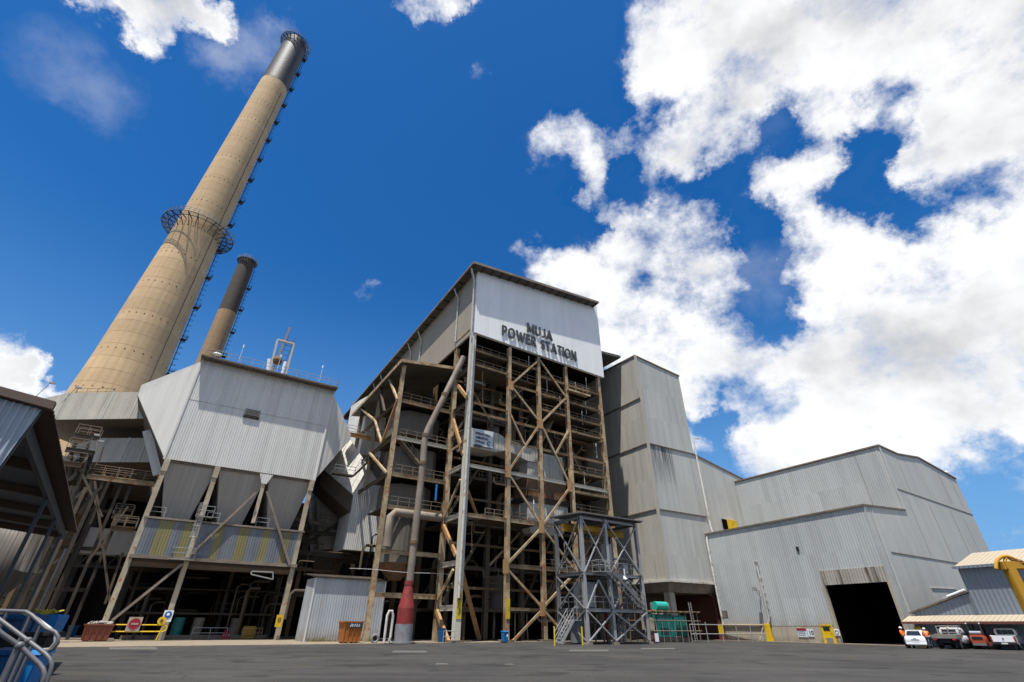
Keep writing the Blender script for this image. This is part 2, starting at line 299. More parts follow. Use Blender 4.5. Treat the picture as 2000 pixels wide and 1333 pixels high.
M['insul_rust']=mat_rusty('rusted_vessel_sheet',(.16,.10,.06),amt=.5,gamt=.4)
M['lamp_glass']=mat_simple('lamp_glass',(.75,.77,.78),.25,var=.05)
M['rope']=mat_simple('hose',(.5,.5,.48),.7,var=.1)
# ---------------------------------------------------------------- frames
class Frame:
    def __init__(s,x,y,yaw): s.x=x;s.y=y;s.a=radians(yaw);s.c=cos(s.a);s.s=sin(s.a)
    def loc(s,X,Y): X-=s.x;Y-=s.y;return (X*s.c+Y*s.s,-X*s.s+Y*s.c)
    def glob(s,u,w,z=0): return Vector((s.x+u*s.c-w*s.s,s.y+u*s.s+w*s.c,z))
    def _r(s,px,py):
        r=ray(px,py);a,b=s.loc(0,0);return a,b,r[0]*s.c+r[1]*s.s,-r[0]*s.s+r[1]*s.c,r[2]
    def W(s,px,py,w): a,b,c,d,e=s._r(px,py);k=(w-b)/d;return (a+c*k,EYE+e*k)
    def U(s,px,py,u): a,b,c,d,e=s._r(px,py);k=(u-a)/c;return (b+d*k,EYE+e*k)
    def Wp(s,px,py,w): u,z=s.W(px,py,w);return (u,w,z)
    def Up(s,px,py,u): w,z=s.U(px,py,u);return (u,w,z)
    def G(s,px,py,z=0.): a,b,c,d,e=s._r(px,py);k=(z-EYE)/e;return (a+c*k,b+d*k)
    def Zp(s,px,py,z): a,b=s.G(px,py,z);return (a,b,z)
_p=at(889,1255,60); FT=Frame(_p.x,60,33.2)
_p=at(322,893,55); FE=Frame(_p.x,55,33.2)
_p=at(1785,1260,61); FR=Frame(_p.x,61,31)
_p=at(1149,1260,57); FG=Frame(_p.x,57,33.2)
FW=Frame(0,0,0)
# ---------------------------------------------------------------- mesh builder
class MB:
    def __init__(s): s.v=[];s.f=[]
    def add(s,vs,fs):
        o=len(s.v); s.v+=[tuple(q) for q in vs]; s.f+=[tuple(o+i for i in f) for f in fs]; return s
    def box(s,a,b):
        x0,x1=sorted((a[0],b[0]));y0,y1=sorted((a[1],b[1]));z0,z1=sorted((a[2],b[2]))
        return s.add([(x0,y0,z0),(x1,y0,z0),(x1,y1,z0),(x0,y1,z0),(x0,y0,z1),(x1,y0,z1),(x1,y1,z1),(x0,y1,z1)],
            [(0,3,2,1),(4,5,6,7),(0,1,5,4),(1,2,6,5),(2,3,7,6),(3,0,4,7)])
    def hexa(s,p):   # bottom ring 4 (ccw), top ring 4
        return s.add(p,[(0,3,2,1),(4,5,6,7),(0,1,5,4),(1,2,6,5),(2,3,7,6),(3,0,4,7)])
    def prism(s,poly,d):  # poly: 3D pts, d: extrusion
        n=len(poly);d=Vector(d);q=[Vector(p) for p in poly]
        return s.add(q+[p+d for p in q],[tuple(range(n))[::-1],tuple(range(n,2*n))]+[(i,(i+1)%n,n+(i+1)%n,n+i) for i in range(n)])
    def beam(s,p,q,w,h=None,up=(0,0,1)):
        h=h or w;p=Vector(p);q=Vector(q);d=(q-p)
        if d.length<1e-6: return s
        d.normalize();up=Vector(up)
        if abs(d.dot(up))>.98: up=Vector((0,1,0))
        x=d.cross(up).normalized();y=x.cross(d).normalized();x*=w/2;y*=h/2
        return s.add([p-x-y,p+x-y,p+x+y,p-x+y,q-x-y,q+x-y,q+x+y,q-x+y],[(0,3,2,1),(4,5,6,7),(0,1,5,4),(1,2,6,5),(2,3,7,6),(3,0,4,7)])
    def ib(s,p,q,w,h,up=(0,0,1),t=None):   # rolled I section
        t=t or w*.12;p=Vector(p);q=Vector(q);d=(q-p).normalized();up=Vector(up)
        if abs(d.dot(up))>.98: up=Vector((0,1,0))
        x=d.cross(up).normalized();y=x.cross(d).normalized()
        s.beam(p+y*(h/2-t/2),q+y*(h/2-t/2),w,t,up);s.beam(p-y*(h/2-t/2),q-y*(h/2-t/2),w,t,up);s.beam(p,q,t,h-2*t-.004,up);return s
    def cyl(s,p,q,r,r2=None,n=12,cap=True):
        r2=r if r2 is None else r2;p=Vector(p);q=Vector(q);d=(q-p).normalized()
        a=Vector((1,0,0)) if abs(d.x)<.9 else Vector((0,1,0));x=d.cross(a).normalized();y=d.cross(x).normalized()
        vs=[p+(x*cos(2*pi*i/n)+y*sin(2*pi*i/n))*r for i in range(n)]+[q+(x*cos(2*pi*i/n)+y*sin(2*pi*i/n))*r2 for i in range(n)]
        fs=[(i,n+i,n+(i+1)%n,(i+1)%n) for i in range(n)]
        if cap: fs+=[tuple(range(n)),tuple(range(n,2*n))[::-1]]
        return s.add(vs,fs)
    def tube(s,pts,r,n=8):
        pts=[Vector(p) for p in pts]; m=len(pts); vs=[];x=None
        for i,p in enumerate(pts):
            d=(pts[min(i+1,m-1)]-pts[max(i-1,0)]).normalized()
            if x is None:
                a=Vector((0,0,1)) if abs(d.z)<.9 else Vector((0,1,0)); x=d.cross(a).normalized()
            else: x=(x-d*x.dot(d)).normalized()
            y=d.cross(x); rr=r[i] if isinstance(r,(list,tuple)) else r
            vs+=[p+(x*cos(2*pi*k/n)+y*sin(2*pi*k/n))*rr for k in range(n)]
        fs=[]
        for i in range(m-1):
            for k in range(n): fs.append((i*n+k,i*n+(k+1)%n,(i+1)*n+(k+1)%n,(i+1)*n+k))
        fs+=[tuple(range(n))[::-1],tuple(range((m-1)*n,m*n))]
        return s.add(vs,fs)
    def ball(s,c,r,n=10,m=7,sc=(1,1,1)):
        vs=[];fs=[];c=Vector(c)
        for i in range(m+1):
            t=pi*i/m
            for k in range(n): vs.append(c+Vector((sin(t)*cos(2*pi*k/n)*r*sc[0],sin(t)*sin(2*pi*k/n)*r*sc[1],cos(t)*r*sc[2])))
        for i in range(m):
            for k in range(n): fs.append((i*n+k,(i+1)*n+k,(i+1)*n+(k+1)%n,i*n+(k+1)%n))
        return s.add(vs,fs)
    def loft(s,rings,cap=True):
        n=len(rings[0]);vs=[p for r in rings for p in r];fs=[]
        for i in range(len(rings)-1):
            for k in range(n): fs.append((i*n+k,i*n+(k+1)%n,(i+1)*n+(k+1)%n,(i+1)*n+k))
        if cap: fs+=[tuple(range(n))[::-1],tuple(range((len(rings)-1)*n,len(rings)*n))]
        return s.add(vs,fs)
    def rail(s,pts,h=1.1,r=.035,step=1.6,mids=(.55,)):
        """handrail along a polyline of floor points"""
        pts=[Vector(p) for p in pts]
        for a,b in zip(pts,pts[1:]):
            L=(b-a).length; n=max(1,round(L/step))
            for i in range(n+1): p=a+(b-a)*i/n; s.beam(p,p+Vector((0,0,h)),r*1.7,r*1.7)
            for k in (h,)+tuple(h*m for m in mids): s.beam(a+Vector((0,0,k)),b+Vector((0,0,k)),r*1.7,r*1.7)
        return s
    def stair(s,a,b,wd,side=(0,1,0),n=None,rail=True):
        a=Vector(a);b=Vector(b);sd=Vector(side).normalized()*wd/2; n=n or max(3,int(abs(b.z-a.z)/.28))
        for t in (-1,1): s.beam(a+sd*t,b+sd*t,.06,.28)
        for i in range(n): p=a+(b-a)*((i+.5)/n); s.beam(p-sd*.94,p+sd*.94,.24,.05)
        if rail:
            for t in (-1,1):
                for h in (.55,1.05): s.beam(a+sd*t+Vector((0,0,h)),b+sd*t+Vector((0,0,h)),.06,.06)
                for i in range(0,5): p=a+(b-a)*i/4+sd*t; s.beam(p,p+Vector((0,0,1.05)),.055,.055)
        return s
    def ladder(s,a,b,wd=.5,side=(1,0,0),cage=None,r=.03,step=.3):
        a=Vector(a);b=Vector(b);sd=Vector(side).normalized()*wd/2
        for t in (-1,1): s.beam(a+sd*t,b+sd*t,r*2,r*2)
        n=int((b-a).length/step)
        for i in range(1,n): p=a+(b-a)*i/n; s.beam(p-sd,p+sd,r*1.4,r*1.4)
        if cage is not None:
            c=Vector(cage); nn=max(2,int((b-a).length/1.0))
            for i in range(nn+1):
                p=a+(b-a)*i/nn; s.tube([p-sd,p-sd*1.5+c*.5,p-sd*.7+c,p+sd*.7+c,p+sd*1.5+c*.5,p+sd],r*.7,4)
            for k in (-.7,0,.7): s.beam(a+sd*k+c,b+sd*k+c,r*1.2,r*1.2)
        return s
    def build(s,name,mat,parent,smooth=False,bevel=0):
        off=OFF.get(parent,Vector((0,0,0)))
        me=bpy.data.meshes.new(name); me.from_pydata([Vector(v)-off for v in s.v],[],s.f)
        bm=bmesh.new(); bm.from_mesh(me); bmesh.ops.recalc_face_normals(bm,faces=bm.faces)
        if bevel: bmesh.ops.bevel(bm,geom=bm.edges[:],offset=bevel,segments=2,affect='EDGES',clamp_overlap=True)
        bm.to_mesh(me); bm.free()
        me.materials.append(M[mat] if isinstance(mat,str) else mat)
        if smooth:
            for p in me.polygons: p.use_smooth=True
            try: me.set_sharp_from_angle(angle=radians(40))
            except Exception: pass
        o=bpy.data.objects.new(name,me); COL.objects.link(o)
        if parent is not None: o.parent=parent; OFF[o]=off
        return o
OFF={}
def tag(o,label=None,cat=None,group=None,kind=None):
    if label: o['label']=label
    if cat: o['category']=cat
    if group: o['group']=group
    if kind: o['kind']=kind
    return o
def thing(name,label,cat,F=FW,p=(0,0,0),group=None):
    o=bpy.data.objects.new(name,None); COL.objects.link(o); o.empty_display_size=.5
    o.location=F.glob(p[0],p[1],p[2]); o.rotation_euler=(0,0,F.a); OFF[o]=Vector(p)
    return tag(o,label,cat,group)
def single(mb,name,mat,F,label,cat,group=None,smooth=False,p=None,bevel=0):
    """a thing that is one mesh, its origin at its own base"""
    if p is None:
        xs=[v[0] for v in mb.v];ys=[v[1] for v in mb.v];zs=[v[2] for v in mb.v]
        p=((min(xs)+max(xs))/2,(min(ys)+max(ys))/2,min(zs))
    k=object(); OFF[k]=Vector(p); par=type('P',(),{})
    off=Vector(p); mb.v=[tuple(Vector(v)-off) for v in mb.v]
    o=mb.build(name,mat,None,smooth,bevel); o.location=F.glob(*p); o.rotation_euler=(0,0,F.a)
    return tag(o,label,cat,group)
def part(mb,name,mat,parent,smooth=False,label=None,bevel=0):
    o=mb.build(name,mat,parent,smooth,bevel)
    if label: o['label']=label
    return o
def text(parent,name,body,size,p,mat,ext=.05,bold=.0,align='LEFT',sx=1.,rot=None,space=1.):
    cu=bpy.data.curves.new(name,'FONT'); cu.body=body; cu.size=size; cu.extrude=ext; cu.offset=bold; cu.align_x=align; cu.space_character=space
    t=bpy.data.objects.new(name,cu); COL.objects.link(t); bpy.context.view_layer.update()
    me=bpy.data.meshes.new_from_object(t.evaluated_get(bpy.context.evaluated_depsgraph_get())); bpy.data.objects.remove(t)
    me.materials.clear(); me.materials.append(M[mat]); off=OFF[parent]
    mt=Matrix.Translation(Vector(p)-off)@(rot or Matrix.Rotation(pi/2,4,'X'))@Matrix.Diagonal((sx,1,1,1)); me.transform(mt)
    me.name=name; o=bpy.data.objects.new(name,me); COL.objects.link(o); o.parent=parent; OFF[o]=off; return o
def copy_tree(o,parent=None):
    c=o.copy(); COL.objects.link(c)
    if parent is not None: c.parent=parent
    OFF[c]=OFF.get(o,Vector((0,0,0)))
    for ch in [q for q in bpy.data.objects if q.parent==o]: copy_tree(ch,c)
    return c
# ================================================================ ground
g=MB(); g.add([(-3000,-3000,0),(3000,-3000,0),(3000,3000,0),(-3000,3000,0)],[(0,1,2,3)])
o=g.build('ground','asphalt',None); tag(o,kind='structure')
def slab(name,F,pts,z,t,mat):
    b=MB(); b.prism([(u,w,z-t) for u,w in pts],(0,0,t)); o=b.build(name,mat,None); o.location=(F.x,F.y,0); o.rotation_euler=(0,0,F.a); tag(o,kind='structure'); return o
slab('concrete_apron',FT,[(-40,-.8),(25.5,-.8),(25.5,40),(-40,40)],.06,.08,'apron')
slab('concrete_kerb',FR,[(-1.2,-3.5),(-.05,-3.5),(-.05,30),(-1.2,30)],.05,.07,'apron')
slab('concrete_apron',FE,[(-22,-1.2),(8.5,-1.2),(8.5,30),(-22,30)],.09,.11,'apron')
for i,(x0,x1,y0,y1) in enumerate(((212,308,1264,1269),(765,835,1271.5,1275),(850,876,1296,1298.5),(985,1004,1297,1299),(1110,1190,1269.5,1272.5),(1250,1320,1266,1268.5))):
    b=MB(); c=[at(px,py,1) for px,py in ((x0,y1),(x1,y1),(x1-3,y0),(x0+3,y0))]
    pts=[]
    for px,py in ((x0,y1),(x1,y1),(x1-3,y0),(x0+3,y0)):
        r=ray(px,py);k=-EYE/r[2];pts.append((r[0]*k,r[1]*k,.005))
    b.add(pts,[(0,1,2,3)]); o=b.build('road_marking','paint_mark',None); tag(o,kind='structure')
# ================================================================ boiler house
BH=thing('boiler_house','tall open steel-framed boiler house with a white clad top bearing big dark letters','building',FT,(0,0,0))
CU=[0,6.5,12.0,17.6,24.9]; TOPZ=38.8
def col(u,w,z0,z1,wd,mat,par=BH,name='column'):
    return part(MB().ib((u,w,z0),(u,w,z1),wd,wd*1.05,up=(0,1,0)),name,mat,par)
c=part(MB().box((-.34,-.42,0),(.36,.36,39)),'column','palecol',BH)
part(MB().box((-.30,-.47,2.2),(.32,-.425,4.9)),'name_tag','yellow_tag',c)
for i,s in enumerate('2/1'):text(c,'tag_lettering',s,.9,(-.2,-.49,4.1-i*.85) if 0 else (-.22,-.475,4.05-i*.75),'ink',.01,.01)
for u in CU[1:]: 
    c=col(u,0,0,TOPZ,.52,'cream')
part(MB().box((CU[1]-.25,-.36,2.3),(CU[1]+.27,-.33,4.4)),'name_tag','yellow_tag',BH)
# column feet
for u in CU: part(MB().box((u-.7,-.7,.06),(u+.7,.7,.25)),'base_plate','conc_dark',BH)
for w in (4.95,12.,20.,30.,42.,54.,65.):
    for u in (CU if w<13 else (0,24.9)):
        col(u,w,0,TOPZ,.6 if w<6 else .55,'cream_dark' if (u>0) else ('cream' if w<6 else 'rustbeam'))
LV=[3.3,7.9,13.2,19.3,23.6,26.7,28.1,31.6,34.1,36.5]
def bm_(p,q,h=.42,w=.26,mat='cream',name='beam',par=BH): return part(MB().ib(p,q,w,h),name,mat,par)
# front beams, bay by bay as in the frame
bays={3.3:[(1,2),(2,3)],7.9:[(1,2),(2,3),(3,4)],13.2:[(0,1),(1,2),(2,3)],19.3:[(0,1),(1,3),(3,4)],15.6:[(3,4)],18.4:[(3,4)],21.3:[(3,4)],23.6:[(1,3),(3,4)],26.7:[(0,1),(1,3)],27.6:[(3,4)],28.1:[(0,1)],29.9:[(2,4)],32.5:[(1,4)],34.1:[(0,1)],35.5:[(2,4)],36.5:[(0,2)]}
for z,bs in bays.items():
    for i,j in bs: bm_((CU[i],0,z),(CU[j],0,z),.45 if z in(13.2,19.3,7.9) else .28,.24,'palecol' if z in(19.3,) else 'cream')
def brace(pts,mat='cream',wd=.27,F=FT,par=BH,w=-.28,u=None,name='brace'):
    for a,b in pts:
        p=F.Wp(*a,w) if u is None else F.Up(*a,u); q=F.Wp(*b,w) if u is None else F.Up(*b,u)
        part(MB().beam(p,q,wd,wd*.8,up=(0,1,0) if u is None else (1,0,0)),name,mat,par)
brace([((1052,704),(998,752)),((1054,704),(1105,776)),((999,755),(1055,826)),((1105,778),(1057,826)),((1055,828),(993,921)),((1057,829),(1113,948)),((996,808),(1024,868)),((1110,842),(1086,886)),
 ((993,925),(1058,1028)),((1113,953),(1059,1028)),((1057,1032),(989,1104)),((1060,1032),(1118,1108)),((989,1110),(1059,1187)),((1059,1192),(998,1257)),((1062,1186),(1122,1120)),((1062,1193),(1100,1235))])
for px,py in ((1056,828),(1058,1030),(993,922),(988,1107),(1060,1190),(1113,950),(998,753)):
    u,z=FT.W(px,py,-.44); part(MB().box((u-.42,-.46,z-.75),(u+.42,-.42,z+.75)),'gusset','ochre',BH)
# side (left) face bracing between the corner and second column
brace([((885,820),(905,889)),((866,1027),(891,1086)),((853,1193),(877,1258)),((895,754),(915,781))],'ochre',.42,u=-.25)
brace([((899,937),(868,1010)),((885,1113),(855,1172)),((912,860),(882,880))],'cream',.28,u=-.25)
for z in (3.3,7.9,13.2,19.3,24.,28.1,33.6): bm_((0,.4,z),(0,4.6,z),.55,.3,'palecol' if z<20 else 'cream_dark')
# inner rows
for w in (4.95,12.):
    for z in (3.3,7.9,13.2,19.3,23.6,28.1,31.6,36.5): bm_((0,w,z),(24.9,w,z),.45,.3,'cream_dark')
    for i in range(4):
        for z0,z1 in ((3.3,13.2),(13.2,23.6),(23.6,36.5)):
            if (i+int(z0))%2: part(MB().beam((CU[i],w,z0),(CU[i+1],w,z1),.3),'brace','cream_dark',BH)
# diagonal braces behind the corner at ground
part(MB().beam((.4,.6,7.6),(5.8,4.9,.2),.4),'brace','ochre',BH)
part(MB().beam((.4,.6,17),(5.2,4.9,13.6),.3),'brace','ochre',BH)
# floors and handrails
def floor(z,u0,u1,w0,w1,rail=True,mat='darksteel',rs=('f',)):
    f=part(MB().box((u0,w0,z-.12),(u1,w1,z-.04)).beam((u0,w0,z-.15),(u1,w0,z-.15),.1,.22),'floor','cream_dark',BH)
    if rail: 
        r=MB().rail([(u0,w0,z),(u1,w0,z)],1.1,.034,1.5); part(r,'railing','rail_tan',BH)
for z,u0,u1 in ((36.6,.5,6.4),(36.6,7.2,11.5),(34.2,.8,11.8),(32.6,12.3,24.6),(30.0,12.3,24.6),(27.7,17.9,24.6),(35.6,12.3,24.6),(21.4,18.,24.6),(18.5,18.,24.6),(15.7,18.,24.6),(13.3,3.4,11.7),(8.0,12.3,24.6)):
    floor(z,u0,u1,.45,4.5)
for z in (3.4,8.,13.3,19.4,23.7,28.2,31.7,36.6): floor(z,.6,24.4,5.3,11.7,rail=z>8)
part(MB().box((17.4,-.9,34.3),(22.,.2,34.38)).beam((17.4,-.9,34.2),(22,-.9,34.2),.1,.25),'platform','cream',BH)
part(MB().rail([(17.4,-.1,34.4),(17.4,-.9,34.4),(22,-.9,34.4),(22,-.1,34.4)]),'railing','rail_tan',BH)
# stairs
for a,b in (((19,2.5,8.),(23.5,2.5,13.)),((23.5,3.6,15.7),(19.5,3.6,18.5)),((19.5,2.5,18.5),(23.5,2.5,21.4)),((23.5,3.6,21.4),(19.,3.6,27.6)),((13,3,23.7),(16.8,3,30.)),((8.,2.5,31.),(11.,2.5,34.1)),((14.4,3,4.),(17.,3,8.))): part(MB().stair(a,b,.9),'stair','rail_tan',BH)
# casing (boiler block), dark behind the front bays
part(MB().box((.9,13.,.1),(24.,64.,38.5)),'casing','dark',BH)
part(MB().box((25.25,.4,.1),(25.4,64,38.8)),'right_side_sheet','brown_side',BH)  # unseen screen added so its shadow falls on the bunker tower side
# pipes and ducts inside
random.seed(11)
for k in range(44):
    w=random.uniform(5.5,12.2); r=random.choice((.1,.14,.2,.3,.42)); mt=random.choice(('pipe','cream_dark','darksteel','darksteel','cream_dark','rustbeam','insul','pipe'))
    if k%3: 
        u=random.uniform(1,24); z0=random.choice((0.2,3.4,8,13.3,19.4,23.7)); z1=z0+random.uniform(4,12); z1=min(z1,38)
        pts=[(u,w,z0),(u,w,z1-1),(u+.3,w,z1-.3),(u+1.2,w,z1),(u+random.uniform(2,5),w,z1)]
    else:
        z=random.choice(LV)+random.uniform(.8,2.6); u=random.uniform(1,15); L=random.uniform(4,9)
        pts=[(u,w,z-2.5),(u,w,z-.5),(u+.4,w,z),(u+L,w,z),(u+L+.3,w-.3,z-.3),(u+L+.3,w-.5,z-2)]
    part(MB().tube(pts,r,8),'pipe',mt,BH,True)
for k in range(46):
    w=random.uniform(1.2,4.6); r=random.choice((.05,.07,.1,.16)); mt=random.choice(('pipe','cream_dark','rustbeam','ochre','rail_tan','darksteel')); u=random.uniform(.6,24); z=random.choice(LV)-.3
    if k%2: pts=[(u,w,z),(u,w,z-random.uniform(1,3.5)),(u+.2,w,z-3.7)]
    else: pts=[(u,w,z),(u,w,z-.6),(u+.2,w,z-.8),(min(24.5,u+random.uniform(3,8)),w,z-.8)]
    part(MB().tube(pts,r,6),'small_pipe',mt,BH,True)
for k in range(16):
    w=random.uniform(5.2,8.5); u=random.uniform(1,20); z=random.choice(LV[2:-1]); a_,b_=random.uniform(1.2,3.6),random.uniform(1.,2.6)
    part(MB().box((u,w,z+.1),(u+a_,w+2.2,z+b_)),'equipment_box',random.choice(('insul','insul_lt','insul','insul_rust','cream_dark')),BH,bevel=.08)
for k in range(7):
    w=random.uniform(6.5,9.5); u=random.uniform(2,22); z=random.choice((7.9,13.2,19.3,23.6,28.1)); part(MB().cyl((u,w,z+.3),(u,w,z+4.6),random.uniform(.7,1.3),n=20),'vessel',random.choice(('insul_lt','insul','insul_rust')),BH,True)
for z in (5.6,10.6,16.3,21.5,25.2,33.2): part(MB().beam((.5,4.6,z),(24.4,4.6,z),.16,.3),'cable_tray','rustbeam',BH)
for k,(a_,b_) in enumerate((((12,4.9,28),(17.6,4.9,36)),((6.5,4.9,28),(.3,4.9,36)),((17.6,4.9,19.5),(24.9,4.9,28)),((6.5,4.9,8),(12,4.9,13)),((24.9,4.9,8),(17.6,4.9,19)))): part(MB().beam(a_,b_,.26),'brace','cream',BH)
for k in range(40):
    u=random.uniform(.5,24.2); w=random.uniform(.7,4.4); z=random.choice((36.4,34.,32.4,29.8,27.5,21.2,18.3,15.5,13.1,7.8)); L_=random.uniform(.8,2.4)
    part(MB().beam((u,w,z),(u,w,z-L_),.06).beam((u,w,z-L_),(u+random.uniform(.5,2.),w,z-L_),.09),'hanger',random.choice(('rail_tan','rustbeam','cream')),BH)
# small fluorescent lamp poles on the handrails
LP=[(1002,690),(1152,690)]
for u,z in ((10.5,37.),(14,34),(16.5,31.5),(20,35.),(22,32),(21,30),(23.5,25),(20.5,20),(18.5,22.6),(7,14.6),(11.,14.6),(16.,9.6),(22.5,36.5)):
    part(MB().cyl((u,.4,z-.6),(u,.4,z+1.2),.03,n=6).cyl((u,.4,z+1.2),(u,.4,z+1.75),.07,n=8),'lamp_post','lamp_glass',BH)
# insulated vessel with sign and horizontal duct (front bays)
dk=thing('clad_duct','pale clad horizontal duct with cranked end in the front bays, carrying a white board','duct',FT,(1,2.2,15.5))
q=[FT.Wp(x,y,2.2) for x,y in ((912,834),(972,846),(990,858),(1056,878),(1056,905),(1030,900),(990,880),(968,883),(912,872))]
part(MB().prism(q,(0,3.2,0)),'duct_shell','insul_lt',dk)
q=[FT.Wp(x,y,1.9) for x,y in ((926,837),(964,844),(962,876),(923,868))]
bd=part(MB().prism(q,(0,.08,0)),'sign_board','signwhite',dk)
p0=Vector(FT.Wp(928,846.5,1.87)); 
for i,s in enumerate(('NTERNATIONAL','OMBUSTION','USTRALIA','IMITED')):
    text(bd,'board_lettering',s,.52,(p0.x+(.12 if i in(1,) else .06),p0.y,p0.z-.58*i-.1),'ink',.01,.012,sx=.62 if i==0 else .66)
p1=FT.Wp(955,867,1.87)
lg=MB(); 
ring=[(p1[0]+.28*cos(t),p1[1],p1[2]+.28*sin(t)) for t in [radians(40+a) for a in range(0,300,20)]]
lg.tube(ring,.05,6); lg.beam((p1[0]-.05,p1[1],p1[2]-.15),(p1[0]+.1,p1[1],p1[2]+.25),.05); part(lg,'emblem','ink',bd)
vs=thing('rusted_vessel','large box vessel with white upper sheets and rusted lower sheets in the middle front bays','vessel',FT,(14,5.5,11))
a=FT.W(1030,870,2.4)[0]; b=FT.W(1098,880,2.4)[0]
part(MB().box((a,2.4,20.2),(b,6,24.)),'upper_shell','insul_lt',vs)
part(MB().box((a+.1,2.5,17.4),(b+.5,6.4,20.2)),'middle_shell','insul_rust',vs)
part(MB().box((a-.2,2.3,16.6),(b+.7,6.6,17.4)),'flange','darksteel',vs)
part(MB().hexa([(a+.8,3,12.6),(b-.4,3,12.6),(b-.4,6,12.6),(a+.8,6,12.6),(a,2.4,14.2),(b+.5,2.4,14.2),(b+.5,6.4,14.2),(a,6.4,14.2)]).box((a,2.4,14.2),(b+.5,6.4,16.6)),'lower_shell','insul_lt',vs)
vt=thing('upright_tank','pale upright round tank standing low behind the second front column','tank',FT,(9.,7,3.5))
part(MB().cyl((9.6,7.,3.4),(9.6,7.,7.2),1.6,n=24),'tank_shell','insul',vt,True); part(MB().cyl((9.6,7,7.2),(9.6,7,7.7),1.6,.5,24),'lid','insul_lt',vt,True)
ab=thing('air_vessel','dark cylindrical insulated pipe bundle behind the top right bays','pipework',FT,(20,6,24))
part(MB().cyl((19.5,6,23),(19.5,6,28),1.0,n=18).cyl((22,6.5,21),(22,6.5,29),.8,n=18),'pipe_shell','insul',ab,True)
# ---- upper cladding
SGB=38.95
u1=26.2
_a=FT.W(934,526,-.62); _b=FT.W(1165,598,-.62)
zt=lambda u:_a[1]+(u-_a[0])*(_b[1]-_a[1])/(_b[0]-_a[0])
u1=_b[0]
R0=-1.9; e=2.0
_a2=FT.W(926,512,-2.); _b2=FT.W(1171,591,-2.); _c2=FT.U(688,790,R0)
_su=(_b2[1]-_a2[1])/(_b2[0]-_a2[0]); _sw=(_c2[1]-_a2[1]+.0)/(_c2[0]+2.)
R0=_a2[0]; RE=_b2[0]-.3
zr=lambda u,w:_a2[1]-.35+(u-R0)*_su+(w+e)*_sw
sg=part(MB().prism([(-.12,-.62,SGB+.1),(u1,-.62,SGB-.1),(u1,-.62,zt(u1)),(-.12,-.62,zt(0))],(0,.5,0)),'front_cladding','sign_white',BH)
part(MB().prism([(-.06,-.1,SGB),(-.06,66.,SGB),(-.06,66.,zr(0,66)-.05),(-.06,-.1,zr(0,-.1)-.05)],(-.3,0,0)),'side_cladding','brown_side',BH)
part(MB().prism([(u1-.3,-.1,SGB),(u1-.3,66.,SGB),(u1-.3,66.,zr(u1,66)-.05),(u1-.3,-.1,zr(u1,0)-.05)],(.3,0,0)),'right_side_sheet','brown_side',BH)
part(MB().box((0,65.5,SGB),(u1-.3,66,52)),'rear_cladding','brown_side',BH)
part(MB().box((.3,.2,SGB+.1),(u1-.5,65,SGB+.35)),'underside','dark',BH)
# darker sill strips
part(MB().beam((-.40,-.2,SGB+1.1),(-.40,5.,SGB+1.1),.08,.25),'sill','cream',BH)
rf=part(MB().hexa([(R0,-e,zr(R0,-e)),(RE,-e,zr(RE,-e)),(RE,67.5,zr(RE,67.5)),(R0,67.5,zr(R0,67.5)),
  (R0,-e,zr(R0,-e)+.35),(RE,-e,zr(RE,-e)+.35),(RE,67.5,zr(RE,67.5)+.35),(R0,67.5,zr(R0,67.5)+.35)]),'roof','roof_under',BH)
m=MB()
for i in range(16):
    u=R0+.4+i*(RE-R0-.8)/15; part(MB().beam((u,-e+.05,zr(u,-e)-.1),(u,.2,zr(u,0)-.1),.1,.2),'eave_purlin','cream_dark',BH)
for i in range(24):
    w=.5+i*2.8; part(MB().beam((R0+.05,w,zr(R0,w)-.1),(-.3,w,zr(-.3,w)-.1),.1,.2),'eave_purlin','cream_dark',BH)
part(MB().beam((R0-.1,-e,zr(R0,-e)+.1),(R0-.1,67.5,zr(R0,67.5)+.1),.22,.3).beam((R0,-e-.08,zr(R0,-e)+.2),(RE,-e-.08,zr(RE,-e)+.2),.1,.42),'gutter','pipe',BH)
# letters
pa=FT.Wp(1030,649,-.75); pb=FT.Wp(980,645,-.75)
def arc(cx,cy,rx,ry,a0,a1,n=10): return [(cx+rx*cos(radians(a0+(a1-a0)*i/n)),cy+ry*sin(radians(a0+(a1-a0)*i/n))) for i in range(n+1)]
GL={'M':(1.05,[[(0,0),(0.05,1)],[(0.05,1),(.52,.18)],[(.52,.18),(1.0,1)],[(1.0,1),(1.05,0)]]),
 'U':(.72,[[(0,1),(0,.36)]+arc(.36,.36,.36,.36,180,360)+[(.72,1)]]),
 'J':(.45,[[(.45,1),(.45,.28)]+arc(.2,.28,.25,.28,0,-110,7)]),
 'A':(.9,[[(0,0),(.45,1)],[(.45,1),(.9,0)],[(.2,.3),(.7,.3)]]),
 'P':(.58,[[(0,0),(0,1)],[(0,1),(.3,1)]+arc(.3,.73,.28,.27,90,-90)+[(0,.46)]]),
 'O':(.98,[arc(.49,.5,.49,.5,0,360,22)]),
 'W':(1.3,[[(0,1),(.33,0)],[(.33,0),(.65,.9)],[(.65,.9),(.97,0)],[(.97,0),(1.3,1)]]),
 'E':(.5,[[(0,0),(0,1)],[(0,1),(.5,1)],[(0,.52),(.46,.52)],[(0,0),(.5,0)]]),
 'R':(.62,[[(0,0),(0,1)],[(0,1),(.3,1)]+arc(.3,.75,.26,.25,90,-90)+[(0,.5)],[(.25,.5),(.62,0)]]),
 'S':(.52,[arc(.27,.75,.25,.25,30,270,9)+arc(.27,.25,.26,.25,90,-150,9)]),
 'T':(.64,[[(0,1),(.64,1)],[(.32,1),(.32,0)]]),
 'I':(.0,[[(0,0),(0,1)]]),
 'N':(.74,[[(0,0),(0,1)],[(0,1),(.74,0)],[(.74,0),(.74,1)]])}
